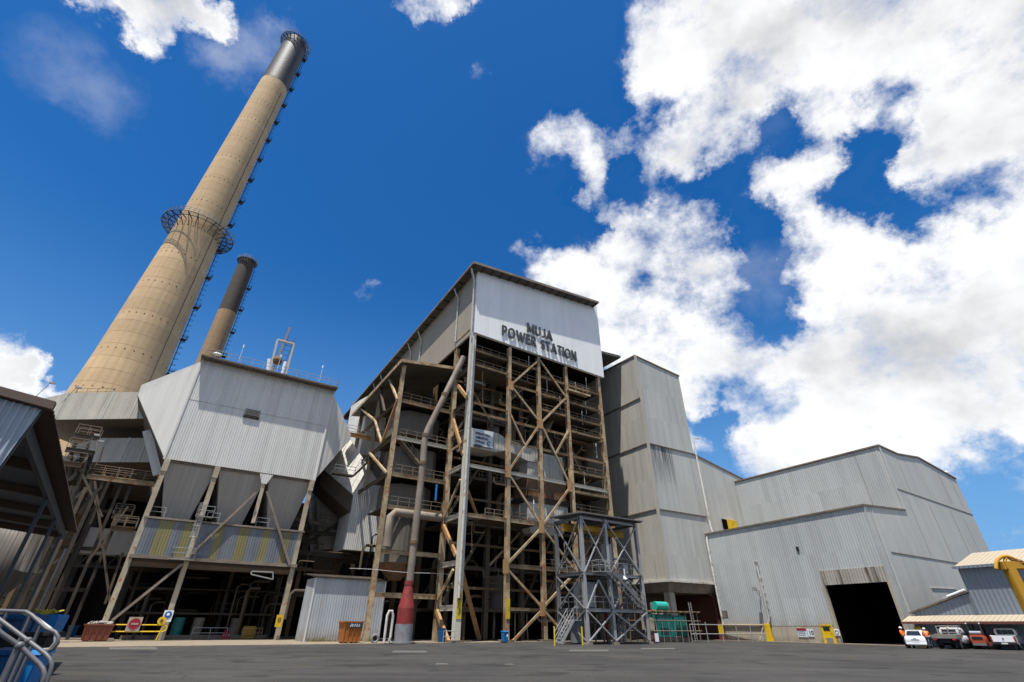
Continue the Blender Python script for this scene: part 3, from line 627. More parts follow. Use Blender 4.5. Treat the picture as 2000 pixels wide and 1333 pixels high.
def letters(s,px,py,px2,py2,h):
    a=Vector(FT.Wp(px,py,-.8)); b=Vector(FT.Wp(px2,py2,-.8)); gap=.40; th=.16
    tot=sum(GL[c][0] for c in s)+gap*(len(s)-1); k=(b.x-a.x)/tot; x=a.x; m=MB(); q=0
    hh=h*(1-th)
    for c in s:
        w_,st=GL[c]
        for pl in st:
            n=len(pl)
            P_=[Vector((x+p[0]*k,0,a.z+th*h/2+p[1]*hh)) for p in pl]
            closed=(P_[0]-P_[-1]).length<1e-4
            L_=[];R_=[]
            for i,p in enumerate(P_):
                d0=(P_[i]-P_[i-1]) if i>0 else ((P_[0]-P_[-2]) if closed else (P_[1]-P_[0])); d1=(P_[i+1]-P_[i]) if i<n-1 else ((P_[1]-P_[0]) if closed else d0)
                d=(d0.normalized()+d1.normalized()).normalized(); nn=Vector((-d.z,0,d.x))*(th*h/2)
                e=Vector((0,0,0))
                if not closed and i==0: e=-d*(th*h/2*.9)
                if not closed and i==n-1: e=d*(th*h/2*.9)
                L_.append(p+nn+e); R_.append(p-nn+e)
            q+=1; y0=-.87-.002*(q%5); y1=-.73+.002*(q%5)
            rings=[[(l.x,y0,l.z),(r.x,y0,r.z),(r.x,y1,r.z),(l.x,y1,l.z)] for l,r in zip(L_,R_)]
            m.loft(rings,cap=True)
        x+=(w_+gap)*k
    part(m,'lettering','letter',BH)
letters('MUJA',1031,649,1078,666,1.85)
letters('POWER',982,655,1046,678,1.85)
letters('STATION',1058,682,1125,706,1.85)
# downpipes on the side wall and corner
def dp(w,zb,zt_,par=BH):
    part(MB().tube([(R0+.15,w,zt_),(min(-.6,R0*.7),w,zt_-.8),(-.55,w,zt_-1.9),(-.55,w,zb)],.13,8),'downpipe','pipe_lt',par,True)
for (x0,y0) in ((797,552),(817,560)): pass
for px,py,pz in ((903,535,39.2),(898,560,39.9),(828,632,33.),(808,655,34.5),(754,720,35),(740,736,35),(700,778,35)):
    w=FT.U(px,py,-.5)[0]
    if px==903: continue
    dp(w,pz,zr(R0,w)-.15)
part(MB().tube([(R0+.2,-.9,zr(R0,-.9)-.05),(R0*.6-.3,-.9,zr(0,0)-1.),(-.72,-.72,zr(0,0)-2.2),(-.62,-.62,39.5),(-.62,-.55,38.9),(-.2,-.62,37.8),(-.2,-.62,14),(-.2,-.6,4.2)],.17,10),'downpipe','pipe_lt',BH,True)
# connection roof between boiler house and bunker tower
LK=thing('link_building','dark roofed link block squeezed between the lettered front and the tall grey tower','building',FT,(26,6,0))
part(MB().prism([(25.8,1.5,45.2),(33.1,1.5,46.),(33.1,1.5,46.5),(25.8,1.5,45.7)],(0,44,0)),'roof','roof_under',LK)
part(MB().box((24.2,14,0),(34.,15,46)),'wall','dark',LK)
# ================================================================ big inclined pipe
bp=thing('exhaust_pipe','tall weathered vent pipe with a bend, rising from a red cone beside the frame','pipe',FT,FT.Wp(790,1254,-1))
P=lambda x,y:Vector(FT.Wp(x,y,-1.))
part(MB().tube([P(905,698),P(870,770),P(836,838),P(832,850),P(829,862),P(826,905),P(813,1020),P(800,1140)],.38,16),'pipe_run','pipe',bp,True)
for x,y in ((832,851),(826,905),(809,1060),(869,772)): part(MB().tube([P(x,y-3),P(x-.5,y+3)],.46,16),'flange','rustbeam',bp,True)
u,w,z=P(798,1150); 
bx=P(790,1200)[0]; bx2=-6.4
part(MB().cyl((bx2,-1,3.1),(bx2,-1,5.2),.82,.40,20).cyl((bx2,-1,5.2),(bx2,-1,5.6),.44,.44,20),'cone','red',bp,True)
part(MB().cyl((bx2,-1,1.7),(bx2,-1,3.1),.82,.82,20),'red_drum','red',bp,True)
part(MB().cyl((bx2,-1,.05),(bx2,-1,1.7),.88,.88,20).cyl((bx2,-1,.05),(bx2,-1,.2),1.2,1.2,20),'base','grey_base',bp,True)
up=thing('bent_pipe','short pale hooped pipe loop standing left of the red cone','pipe',FT,(-8.1,-1.2,0))
part(MB().tube([(-8.4,-1.2,.1),(-8.4,-1.2,2.4),(-8.25,-1.2,2.8),(-7.95,-1.2,2.8),(-7.8,-1.2,2.4),(-7.8,-1.2,.6),(-7.9,-1.2,.3),(-7.7,-1.2,.1)],.13,10),'pipe_run','pipe_lt',up,True)
part(MB().cyl((-8.4,-1.2,.04),(-8.4,-1.2,.12),.25,n=12),'base_flange','pipe',up)
# ================================================================ left fan bay frame
FB=thing('fan_bay','lower steel frame bay with sloped roof leaning against the left side of the boiler house','building',FT,(-8.2,5,0))
for w in (4.95,14.,23.):
    for u in (-8.2,): part(MB().ib((u,w,0 if w<6 else 17.9),(u,w,33.4),.5,.5,up=(0,1,0)),'column','cream' if w<6 else 'cream_dark',FB)
part(MB().ib((-4.2,5.2,0),(-4.2,5.2,13),.35,.35,up=(0,1,0)),'column','cream_dark',FB)
part(MB().hexa([(-8.8,4.2,33.6),(-.5,4.2,34.8),(-.5,27,34.),(-8.8,27,33.),(-8.8,4.2,33.9),(-.5,4.2,35.1),(-.5,27,34.3),(-8.8,27,33.3)]),'roof','roof_under',FB)
part(MB().beam((-8.8,4.1,33.7),(-.5,4.1,34.9),.12,.45).beam((-8.9,4.2,33.7),(-8.9,27,33.1),.12,.45),'fascia','cream',FB)
for z in (28.1,22.8,18.0,14.0,9.,4.5):
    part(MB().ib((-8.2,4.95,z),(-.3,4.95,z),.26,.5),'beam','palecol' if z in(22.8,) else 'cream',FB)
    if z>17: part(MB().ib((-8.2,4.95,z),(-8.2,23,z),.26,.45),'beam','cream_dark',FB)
for z in (28.1,22.8,18.0,14.0):
    part(MB().box((-8,5.2,z+.1),(-.5,12,z+.2)),'floor','darksteel',FB); part(MB().rail([(-8,5.1,z+.25),(-.5,5.1,z+.25)],1.1,.034),'railing','rail_tan',FB)
for w0,w1,z0,z1,mt in ((5,10,28.1,33.2,'cream'),(10,14,28.1,33.2,'cream_dark'),(5,9.,28.,23.,'ochre'),(14,9.,28.,23.,'cream'),(5,14,18.,23.,'cream'),(14,23,28,33,'cream')):
    part(MB().beam((-8.45,w0,z0),(-8.45,w1,z1),.25,.3,up=(1,0,0)),'brace',mt,FB)
part(MB().stair((-7.6,6,28.2),(-6.,10,33.),.8,(1,0,0)),'stair','darksteel',FB)
part(MB().stair((-7.4,5.6,22.9),(-3.6,5.6,19.6),.8),'stair','rail_tan',FB)
def octa(u0,u1,w0,w1,c):
    return [(u0+c,w0),(u1-c,w0),(u1,w0+c),(u1,w1-c),(u1-c,w1),(u0+c,w1),(u0,w1-c),(u0,w0+c)]
def octbox(mb,u0,u1,w0,w1,z0,z1,c=1.2,taper=0):
    a=octa(u0,u1,w0,w1,c); k=taper; b=octa(u0+k,u1-k,w0+k,w1-k,max(.2,c-k*.5))
    return mb.loft([[(u,w,z0) for u,w in b],[(u,w,z1) for u,w in a]])
fd=thing('fan_duct','rounded clad fan casing high in the left side bay behind the inclined pipe','duct',FT,(-4,8,23))
part(octbox(MB(),-7.6,-.6,6.4,12,24.2,27.6,1.6),'casing','insul',fd); part(octbox(MB(),-6.6,-1.4,6.8,11,23.2,24.2,1.6,.6),'hopper','insul_rust',fd)
fd=thing('fan_duct','clad rectangular casing in the left side bay just under the fan casing','duct',FT,(-4,8,18))
part(octbox(MB(),-7.2,-1.,6.2,11.8,18.4,22.3,.8),'casing','insul',fd)
fd=thing('fan_duct','clad rounded casing with pipe in front, third down in the left side bay','duct',FT,(-4,8,14))
part(octbox(MB(),-7.4,-1.,6.4,12,14.4,17.4,1.5),'casing','insul',fd)
fd=thing('round_hopper','brown round hopper vessel with cone bottom low in the left side bay','hopper',FT,(-4.6,7.5,5))
part(MB().cyl((-4.8,7.6,8.),(-4.8,7.6,13.4),2.5,n=28),'vessel_shell','insul',fd,True); part(MB().cyl((-4.8,7.6,6.2),(-4.8,7.6,8.),.7,2.5,28),'cone','insul_rust',fd,True)
hp=thing('cooling_pipe','thick horizontal pipe with an elbow crossing the left side bay','pipe',FT,(-8,4,11))
a=Vector(FT.Wp(758,1050,3.8)); b=Vector(FT.Wp(764,1000,3.8)); c=Vector(FT.Wp(860,1012,3.8))
part(MB().tube([a+Vector((0,0,-1)),a,b+Vector((0,0,-.6)),b+Vector((.5,0,0)),c],.5,14),'pipe_run','pipe',hp,True)
bt=thing('blue_tube','short bright blue pipe standing upright in the left side bay','pipe',FT,FT.Wp(851,975,3))
part(MB().cyl(FT.Wp(851,977,3),FT.Wp(853,947,3),.14,n=10),'pipe_run','blue',bt,True); part(MB().cyl(FT.Wp(851,980,3),FT.Wp(851,977,3),.2,n=10),'collar','darksteel',bt)
for z,n in ((8.,1),):
    l=thing('cable_line','thin pale service line slung across the dark lower bays beside the inclined pipe','pipe',FT,(-10,1,z))
    part(MB().tube([(-12+i*1.2,2,z-1.3+.05*sin(i*.9)) for i in range(11)],.022,5),'line_run','rope',l)
# tall clad shaft behind
a=FT.W(717,800,26)[0]; b=FT.W(757,800,26)[0]
sh=thing('clad_shaft','tall pale clad shaft with chamfered corner behind the bridge walkway','shaft',FT,(a,26,24))
w2=FT.W(697,800,30)[0]
part(MB().loft([[(a,26,z0),(b,26,z0),(b,33,z0),(w2-.4,33,z0),(w2,29.5,z0)] for z0 in (FT.W(735,893,26)[1],FT.W(722,772,26)[1])]),'shell','esp_side',sh)
part(MB().loft([[(a+1.2,27,z0),(b-1,27,z0),(b-1,31,z0),(a+1.2,31,z0)] for z0 in (.1,FT.W(735,893,26)[1]-.03)]),'lower_shell','darksteel',sh)
for px,z0,nm in ((676,31,'a'),(697,31,'b')): pass
# ================================================================ precipitator
EP=thing('precipitator','huge pale grey clad hopper box on rusty legs in front of the chimneys','industrial plant',FE,(0,0,0))
UW=17.2; D=15.
part(MB().box((0,0,18.3),(UW,D,31.6)),'casing','esp',EP)
part(MB().box((-.3,-1.25,31.62),(UW+.25,D+.4,31.82)).box((-.25,-1.22,31.5),(UW+.2,-1.12,31.61)),'roof_cap','conc_dark',EP)
part(MB().box((-.02,-.02,25.93),(UW+.02,-.004,26.0)),'joint_strip','duct',EP)
[part(MB().box((a_,-.12,18.2),(a_+.2,-.002,31.6)),'corner_trim','esp_side',EP) for a_ in (-.12,UW-.08)]
a=FE.W(472,808,-.08); b=FE.W(505,822,-.08)
lv=MB().box((a[0]+.25,-.16,b[1]+.1),(b[0],-.03,a[1]-.1))
for i in range(6): lv.box((a[0]+.3,-.2,b[1]+.2+i*.2),(b[0]-.05,-.165,b[1]+.28+i*.2))
part(lv,'louvre','darksteel',EP)
# inlet nozzle (left) with narrow nose, outlet nozzle (right)
n1=[(-.02,.02,18.35),(-.02,.02,31.4),(-.02,D,31.4),(-.02,D,18.35)]
n0=[(-5.3,2.4,26.0),(-5.4,2.4,27.4),(-5.4,9.5,27.4),(-5.3,9.5,26.0)]
def nozzle(a,b,name):
    vs=list(a)+list(b)   # rings BL,TL,TR,BR (front bottom, front top, rear top, rear bottom)
    part(MB().add(vs,[(0,1,2,3),(4,7,6,5),(0,4,5,1),(1,5,6,2),(2,6,7,3)]),name,'esp_side',EP)
    q=[Vector(k)-Vector((0,0,.02)) for k in (a[0],a[3],b[3],b[0])]
    part(MB().prism([tuple(k) for k in q],(0,0,-.1)),'nozzle_floor','duct_under',EP)  # nozzle bottom, its shade carried by the dark colour
nozzle(n0,n1,'inlet_nozzle')
n2=[(UW+.02,.02,18.35),(UW+.02,.02,31.0),(UW+.02,D,31.0),(UW+.02,D,18.35)]
n3=[(UW+1.8,.5,24.),(UW+1.3,.5,30.2),(UW+1.3,D,30.2),(UW+1.8,D,24.)]
n4=[(UW+3.9,1.,25.2),(UW+3.9,1.,25.9),(UW+3.9,D,25.9),(UW+3.9,D,25.2)]
nozzle(n4,n2,'outlet_nozzle')
# hoppers
for r,w0 in enumerate((.3,7.8)):
    for i in range(3):
        x0=.15+i*5.7; x1=x0+5.5
        part(MB().hexa([(x0+1.75,w0+2.2,11.7),(x1-1.2,w0+2.2,11.7),(x1-1.2,w0+4.6,11.7),(x0+1.75,w0+4.6,11.7),(x0,w0,18.28),(x1,w0,18.28),(x1,w0+6.8,18.28),(x0,w0+6.8,18.28)]),'hopper','hopper',EP)
part(MB().box((.05,.15,18.02),(UW,.3,18.28)),'hopper_rim','conc_dark',EP)
# legs
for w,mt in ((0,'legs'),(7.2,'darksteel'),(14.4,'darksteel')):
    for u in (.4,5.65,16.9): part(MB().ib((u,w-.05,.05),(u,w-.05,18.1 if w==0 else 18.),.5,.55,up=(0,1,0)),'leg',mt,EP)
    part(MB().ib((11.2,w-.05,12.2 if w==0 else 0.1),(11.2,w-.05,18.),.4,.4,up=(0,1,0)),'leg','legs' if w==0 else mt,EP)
for u in (.4,5.65,16.9): part(MB().box((u-.3,-.42,16.8),(u+.3,-.32,18.2)),'bracket','legs',EP)
part(MB().hexa([(10.9,-.35,16.9),(11.5,-.35,16.9),(11.5,-.25,16.9),(10.9,-.25,16.9),(10.4,-.35,18.1),(12.,-.35,18.1),(12.,-.25,18.1),(10.4,-.25,18.1)]),'bracket','esp',EP)
brace([((500,962),(372,1084)),((356,1102),(219,1212)),((521,960),(566,1104))],'pipe',.26,F=FE,par=EP,w=-.6)
# striped band
m1=MB();m2=MB()
ys=((1.9,3.3),(4.3,5.2),(7.6,8.4),(10.0,11.1),(12.6,13.5),(15.,15.8))
xs=[.65]; 
for a,b in ys: xs+=[a,b]
xs.append(16.7)
for i in range(len(xs)-1): part(MB().box((xs[i]+.004,-.32,7.95),(xs[i+1]-.004,-.24,11.55)),'band_sheet','band_yel' if i%2 else 'band_blue',EP,label='faded ochre stripe of the band' if i%2 else None)
part(MB().box((.3,-.5,11.6),(17.3,.1,11.8)).beam((.3,-.45,7.75),(17.3,-.45,7.75),.25,.35),'band_frame','pipe',EP)
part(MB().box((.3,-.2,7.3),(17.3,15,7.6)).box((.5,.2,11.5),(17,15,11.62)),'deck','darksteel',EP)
part(MB().ib((.4,-.05,7.1),(17,-.05,7.1),.3,.6),'deck_beam','rustbeam',EP)
part(MB().ladder(FE.Wp(378,1050,-.8),FE.Wp(398,985,-.8),.6,(1,0,0),(0,-.6,0)),'ladder','rail',EP)
a=FE.W(332,1086,-.9); part(MB().rail([(a[0],-.2,7.7),(a[0],-1.1,7.7),(a[0]+2.3,-1.1,7.7),(a[0]+2.3,-.2,7.7)]).box((a[0],-1.1,7.6),(a[0]+2.3,-.2,7.66)),'landing','rail',EP)
a=FE.W(385,1000,-.6); part(MB().rail([(a[0],-.1,12.3),(a[0],-1.,12.3),(a[0]+1.7,-1.,12.3),(a[0]+1.7,-.1,12.3)]).box((a[0],-1,12.2),(a[0]+1.7,-.1,12.26)),'landing','rail',EP)
for u0,u1 in ((.6,2.),(6.2,7.5),(11.6,13.)): part(MB().rail([(u0,.3,11.85),(u1,.3,11.85)]),'railing','rail',EP)
part(MB().rail([(-.2,-1.,31.85),(UW+.1,-1.,31.85),(UW+.1,D,31.85)],1.1,.03,1.5),'roof_railing','rail',EP)
for px,py in ((474,683),(536,740),(628,728)):
    u,z=FE.W(px,py,-.3); part(MB().cyl((u,-.3,32.4),(u,-.3,34.6),.03,n=6).cyl((u,-.3,34.6),(u,-.3,35.05),.1,n=8),'roof_lamp','lamp_glass',EP)
part(MB().ball((1.3,.3,33.),.45,sc=(1.3,.7,.5)),'wrapped_lamp','lamp_glass',EP,True)
# dark plant under the precipitator
PL=thing('pump_house','dark cluttered plant room between the legs under the precipitator','plant room',FE,(3,8,0))
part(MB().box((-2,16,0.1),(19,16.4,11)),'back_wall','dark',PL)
random.seed(5)
for k in range(34):
    u=random.uniform(.5,17);w=random.uniform(3,14);r=random.choice((.06,.1,.16)); h=random.uniform(2,7)
    part(MB().tube([(u,w,.1),(u,w,h),(u+.4,w,h+.3),(u+random.uniform(1,4),w,h+.3)],r,6),'pipe',random.choice(('cream_dark','darksteel','darksteel','rustbeam')),PL,True)
part(MB().box((1,5,2.5),(17,12,2.7)).box((1,6,5.1),(17,12,5.2)),'deck','darksteel',PL)
for u in (7.,9.,13.): part(MB().cyl((u,6,.1),(u,6,2.2),.6,n=14),'tank','teal' if u<8 else 'pipe',PL,True)
part(MB().box((2.,3.5,.1),(16.5,3.8,.5)),'plinth','conc_dark',PL)
part(MB().rail([(8.5,3.4,.1),(12,3.4,.1)],1.1,.03),'railing','rail',PL)
part(MB().rail([(13.4,2.4,.1),(15.6,2.4,.1)],1.1,.03,.4),'railing','rail_tan',PL)
fr=thing('hanging_frame','pale steel frame hung under the right end of the striped band','frame',FE,(13,-.5,6))
a=FE.Wp(490,1122,-.5);b=FE.Wp(533,1132,-.5);c=FE.Wp(533,1118,-.5);d=FE.Wp(492,1116,-.5)
m=MB(); 
for p_,q_ in ((a,b),(b,c),(c,d),(d,a)): m.beam(p_,q_,.12)
part(m,'frame_bars','rail',fr)
# roof hoist mast
HM=thing('hoist_mast','slender hoist frame with lattice ladder standing on the precipitator roof','mast',FE,(9,6,32.3))
A=lambda x,y:Vector(FE.Wp(x,y,6.))
part(MB().beam(A(526,728),A(542,664),.28).beam(A(557,735),A(574,672),.28).beam(A(542,664),A(574,672),.3),'gate_frame','palecol',HM)
part(MB().beam(A(531,728),A(566,640),.22),'boom','ochre',HM)
part(MB().ladder(A(540,732),A(571,658),1.0,(1,0,0),r=.04,step=.8),'ladder','ladder',HM)
part(MB().ball(A(542,705),.75,10,6),'winch','rustbeam',HM); part(MB().cyl(A(523,727),A(526,702),.28,n=10).cyl(A(550,733),A(558,708),.28,n=10),'hoist_tank','lamp_glass',HM,True)
# ================================================================ flue ducts left of the precipitator
def raypt(F,px,py,z): return F.Zp(px,py,z)
def duct(name,label,ztop,zbot,right,cornerpx,nextpx):
    t=thing(name,label,'duct',FE,(right[0],right[1],zbot))
    c=Vector(FE.Zp(cornerpx[0],cornerpx[1],ztop)); r=Vector((right[0],right[1],ztop))
    d=(c-r).normalized(); nrm=Vector((-d.y,d.x,0)); 
    if nrm.y<0: nrm=-nrm
    W=6.5
    c2=c+nrm*W; r2=r+nrm*W; e1=c+(-d*-0+nrm*2.6+d*5.5); 
    nx=Vector(FE.Zp(nextpx[0],nextpx[1],ztop)); poly=[r,c,nx,nx+nrm*9,c2+nrm*5,r2]
    part(MB().loft([[(p.x,p.y,z) for p in poly] for z in (zbot,ztop)]),'duct_shell','duct',t)
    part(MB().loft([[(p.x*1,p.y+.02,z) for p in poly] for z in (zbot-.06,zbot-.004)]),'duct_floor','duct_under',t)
    m=MB()
    L=(c-r).length
    for s in (.3,L*.22,L*.5,L-.15): q=r+d*s-nrm*.04; part(MB().box((q.x-.08,q.y-.06,zbot),(q.x+.08,q.y+.02,ztop+.05)),'seam_strip','esp_side',t)
    
    return t,c,r,d,nrm
DU,c,r,d,nrm=duct('flue_duct','upper corrugated flue duct running left from the precipitator nozzle',28.0,24.2,(-3.4,5.0),(132,768),(80,780))
part(MB().rail([c+nrm*1,c+nrm*1-d*3,c+nrm*1-d*5.5]),'railing','rail_tan',DU)
part(MB().rail([c+nrm*1,c+nrm*3+d*2]),'railing','rail_tan',DU)
D2,c,r,d,nrm=duct('flue_duct','lower corrugated flue duct directly beneath the upper one',22.4,19.2,(-1.5,6.5),(192,856),(150,868))
sup=thing('duct_strut','pale inclined duct prop beside the precipitator nozzle','prop',FE,FE.Wp(290,845,3))
part(MB().beam(FE.Wp(287,842,3),FE.Wp(308,928,3),.9,.5,up=(0,1,0)),'prop_beam','esp_side',sup)
GD=thing('added_shade_deck','broad dark deck added behind the ducts to shade the foot of the tall chimney','duct',FE,(-14,22,0))  # invented deck, placed to throw the chimney foot into shade
part(MB().box((-34,13.5,18.6),(-1.5,56,19.3)),'deck','duct_under',GD); part(MB().box((-30,15,19.3),(-6,28,20.4)),'shade_deck_block','duct',GD)
for u_ in (-30,-22,-14,-6): part(MB().ib((u_,14,0),(u_,14,18.6),.5,.5,up=(0,1,0)),'post','darksteel',GD); part(MB().ib((u_,20,0),(u_,20,18.6),.5,.5,up=(0,1,0)),'post','darksteel',GD)
for z_ in (5.,9.5,14.): part(MB().beam((-30,14,z_),(-3.5,14,z_),.3,.4),'girder','darksteel',GD)
for k,(a_,b_) in enumerate((((-14,14,.2),(-6,14,9.5)),((-6,14,9.5),(-14,14,18)),((-22,14,.2),(-14,14,9.5)),((-14,14,9.5),(-22,14,18)))): part(MB().beam(a_,b_,.25),'brace','cream_dark',GD)
# dark backing behind the hoppers
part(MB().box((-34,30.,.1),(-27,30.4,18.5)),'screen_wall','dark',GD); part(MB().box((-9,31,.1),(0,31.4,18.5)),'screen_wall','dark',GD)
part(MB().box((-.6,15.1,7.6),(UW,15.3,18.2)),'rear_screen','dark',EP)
# rack with walkways between chimney and precipitator
RK=thing('pipe_rack','dirty steel walkway rack with handrails between the shelter and the precipitator','walkway',FE,(-6,2,0))
def wk(px0,py0,px1,py1,w,par=RK,mat='cream_dark',rm='rail_tan',h=1.1):
    a=Vector(FE.Wp(px0,py0,w)); b=Vector(FE.Wp(px1,py1,w)); b.z=(a.z+b.z)/2; a.z=b.z
    part(MB().ib(a,b,.35,.5).box((min(a.x,b.x),w,a.z+.25),(max(a.x,b.x),w+1.2,a.z+.32)),'walkway',mat,par)
    part(MB().rail([a+Vector((0,-.1,.3)),b+Vector((0,-.1,.3))],h,.032,1.2),'railing',rm,par)
    part(MB().rail([a+Vector((0,1.2,.3)),b+Vector((0,1.2,.3))],h,.032,1.2),'railing',rm,par)
wk(165,938,305,940,3.5,mat='cream'); wk(128,878,182,886,3); wk(145,850,190,858,5); wk(215,1032,262,1036,2.5,mat='rustbeam'); wk(120,905,160,910,3,mat='rustbeam'); wk(218,1010,255,1010,4,mat='cream_dark')
for px,w in ((150,4.),(172,4.),(236,5.),(262,6.),(120,6)):
    u=FE.W(px,1150,w)[0]; part(MB().ib((u,w,0),(u,w,17 if px<200 else 10),.3,.3,up=(0,1,0)),'post','darksteel',RK)
for a,b in (((132,1000),(170,900)),((148,900),(200,1010)),((110,1040),(160,930)),((170,1100),(250,990)),((185,940),(215,1180)),((240,1080),(205,1180))):
    part(MB().beam(FE.Wp(*a,3.2),FE.Wp(*b,3.2),.22),'brace','cream_dark',RK)
random.seed(3)
for k in range(16):
    px=random.uniform(120,205); a=FE.Wp(px,random.uniform(860,960),4.5); 
    part(MB().tube([a,(a[0]+.2,a[1],a[2]-1.5),(a[0]+random.uniform(-1,1.5),a[1],a[2]-3)],random.choice((.08,.15,.25)),7),'pipe',random.choice(('pipe','rustbeam','darksteel','cream_dark')),RK,True)
for px,py in ((98,738+10),(150,757),(186,850),(195,862)):
    a=FE.Wp(px,py,5); part(MB().cyl((a[0]-.6,a[1],a[2]-2.2),(a[0],a[1],a[2]),.04,n=6).box((a[0]-.1,a[1]-.15,a[2]-.1),(a[0]+.45,a[1]+.1,a[2]+.12)),'floodlight','rail',RK)
# truss conveyor glimpsed between the legs
TC=thing('low_conveyor','grey box conveyor with lattice below, glimpsed left of the first precipitator leg','conveyor',FE,FE.Wp(220,1150,12))
a=FE.Wp(200,1100,14);b=FE.Wp(240,1112,14)
part(MB().box((a[0]-3,14,9),(b[0]+3,16,12)),'gallery','hopper',TC)
m=MB()
for i in range(7): m.beam((a[0]-3+i*1.4,14,9),(a[0]-2.3+i*1.4,14,7.6),.15).beam((a[0]-2.3+i*1.4,14,7.6),(a[0]-1.6+i*1.4,14,9),.15)
m.beam((a[0]-3,14,7.6),(b[0]+3,14,7.6),.3); part(m,'lattice','darksteel',TC)
# ================================================================ outlet elbow duct right of the precipitator
EL=thing('outlet_duct','pale clad elbow duct dropping from the precipitator right end into a tall box','duct',FE,(24,2,9))
w=2.
Q=lambda x,y,ww=w:Vector(FE.Wp(x,y,ww))
A,B,Cc,Dd,Ee=Q(691,967),Q(720,911),Q(754,965),Q(736,1078),Q(671,1074)
zb=(Dd.z+Ee.z)/2
uL=(A.x+Ee.x)/2; uR=(Cc.x+Dd.x)/2
low=[(uL,zb),(uR,zb),(uR,Cc.z),(B.x,B.z),(uL,A.z)]
part(MB().prism([(u,w,z) for u,z in low],(0,5.5,0)),'lower_box','esp',EL)
part(MB().box((uL-.08,w-.05,zb-.12),(uR+.08,w+5.6,zb)),'bottom_flange','darksteel',EL)
# sloping run: ribs run across
S1,S2=Q(628,912),Q(668,838)
dlt=Vector((uL-.02,0,A.z-.05)); 
top=[(S1.x,w-.3,S1.z),(S2.x,w-.3,S2.z),(B.x,w+.0,B.z),(uL,w+.0,A.z)]
S1=Q(630,915,7.); S2=Q(672,842,7.)
a1=Vector((uL-.03,w+.02,A.z)); b1=Vector((B.x-.03,w+.02,B.z+.02)); dn=Vector((0,0,-2.4)); bk=Vector((0,5.2,0))
part(MB().loft([[tuple(a1),tuple(b1),tuple(b1+bk),tuple(a1+bk)],[tuple(S1),tuple(S2),tuple(S2+bk),tuple(S1+bk)]]),'sloping_run','esp_side',EL)
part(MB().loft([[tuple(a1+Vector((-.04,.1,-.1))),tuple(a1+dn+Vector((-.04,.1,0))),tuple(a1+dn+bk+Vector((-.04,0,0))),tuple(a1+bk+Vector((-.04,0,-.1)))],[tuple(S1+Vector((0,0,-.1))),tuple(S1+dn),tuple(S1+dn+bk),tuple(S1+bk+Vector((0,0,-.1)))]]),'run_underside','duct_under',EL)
m=MB()
for i in range(9):
    t=i/8.; a_=S1.lerp(a1,t); b_=S2.lerp(b1,t); m.beam(a_,b_,.07,.12,up=(0,1,0))
part(m,'stiffeners','esp_side',EL)
a=Q(652,922,w-1.3); b=Q(686,926,w-1.3); c_=Q(712,905,w-1.3)
pf=part(MB().box((a.x,w-1.3,a.z-.1),(b.x+.5,w,a.z)).beam((a.x,w-1.3,a.z-.1),(b.x+.5,w-1.3,a.z-.1),.12,.2),'platform','cream_dark',EL)
part(MB().rail([(a.x,w,a.z),(a.x,w-1.3,a.z),(b.x+.5,w-1.3,a.z)]).rail([(b.x+.5,w-1.3,a.z),(c_.x+.8,w-1.3,a.z+2.6),(c_.x+3.2,w-1.3,a.z+2.6)]),'railing','rail',EL)
part(MB().box((c_.x+.8,w-1.3,a.z+2.5),(c_.x+3.2,w,a.z+2.6)),'platform','cream_dark',EL)
part(MB().stair((b.x+.5,w-.7,a.z),(c_.x+.8,w-.7,a.z+2.6),.8,rail=False),'stair','cream_dark',EL)
# second unit behind (rear outlet)
E2=thing('outlet_duct','second clad elbow duct, smaller in view, half hidden behind the first','duct',FE,(20,12,6))
o_=[Vector(FE.Wp(x,y,11.)) for x,y in ((618,960),(640,905),(668,952),(676,1070),(622,1075))]
part(MB().prism([tuple(p) for p in o_],(0,5,0)),'duct_shell','duct',E2)
part(MB().rail([FE.Wp(605,985,10.6),FE.Wp(632,965,10.6),FE.Wp(655,965,10.6)]),'railing','rail_tan',E2)
part(MB().rail([FE.Wp(575,1010,9),FE.Wp(668,1028,9)]).beam(FE.Wp(575,1014,9),FE.Wp(668,1032,9),.3,.5),'walkway','rail_tan',E2)
for px in (578,646): 
    u=FE.W(px,1150,9)[0]; part(MB().ib((u,9,0),(u,9,14),.5,.5,up=(0,1,0)),'post','rustbeam',E2)
part(MB().beam(FE.Wp(600,1060,8),FE.Wp(665,1020,8),.5).beam(FE.Wp(572,960,8),FE.Wp(608,1035,8),.3),'brace','darksteel',E2)
part(MB().beam(FE.Wp(570,1078,4),FE.Wp(700,1090,4),.5,.6),'girder','darksteel',E2)
part(MB().ib(FE.Wp(732,1090,5),FE.Wp(722,1250,5),.5,.5,up=(0,1,0)),'post','rustbeam',E2)
# bridge walkway
BG=thing('bridge_walkway','narrow rusty handrailed bridge from precipitator to boiler house','walkway',FE,FE.Wp(715,855,6))
a=Vector(FE.Wp(679,840,3.5)); b=Vector(FE.Wp(754,871,3.5)); b.z=a.z=(a.z+b.z)/2
part(MB().ib(a,b,.3,.6).box((a.x,3.4,a.z+.3),(b.x,4.9,a.z+.36)),'girder','ochre',BG); part(MB().rail([a+Vector((0,0,.4)),b+Vector((0,0,.4))]).rail([a+Vector((0,1.3,.4)),b+Vector((0,1.3,.4))]),'railing','rail',BG)
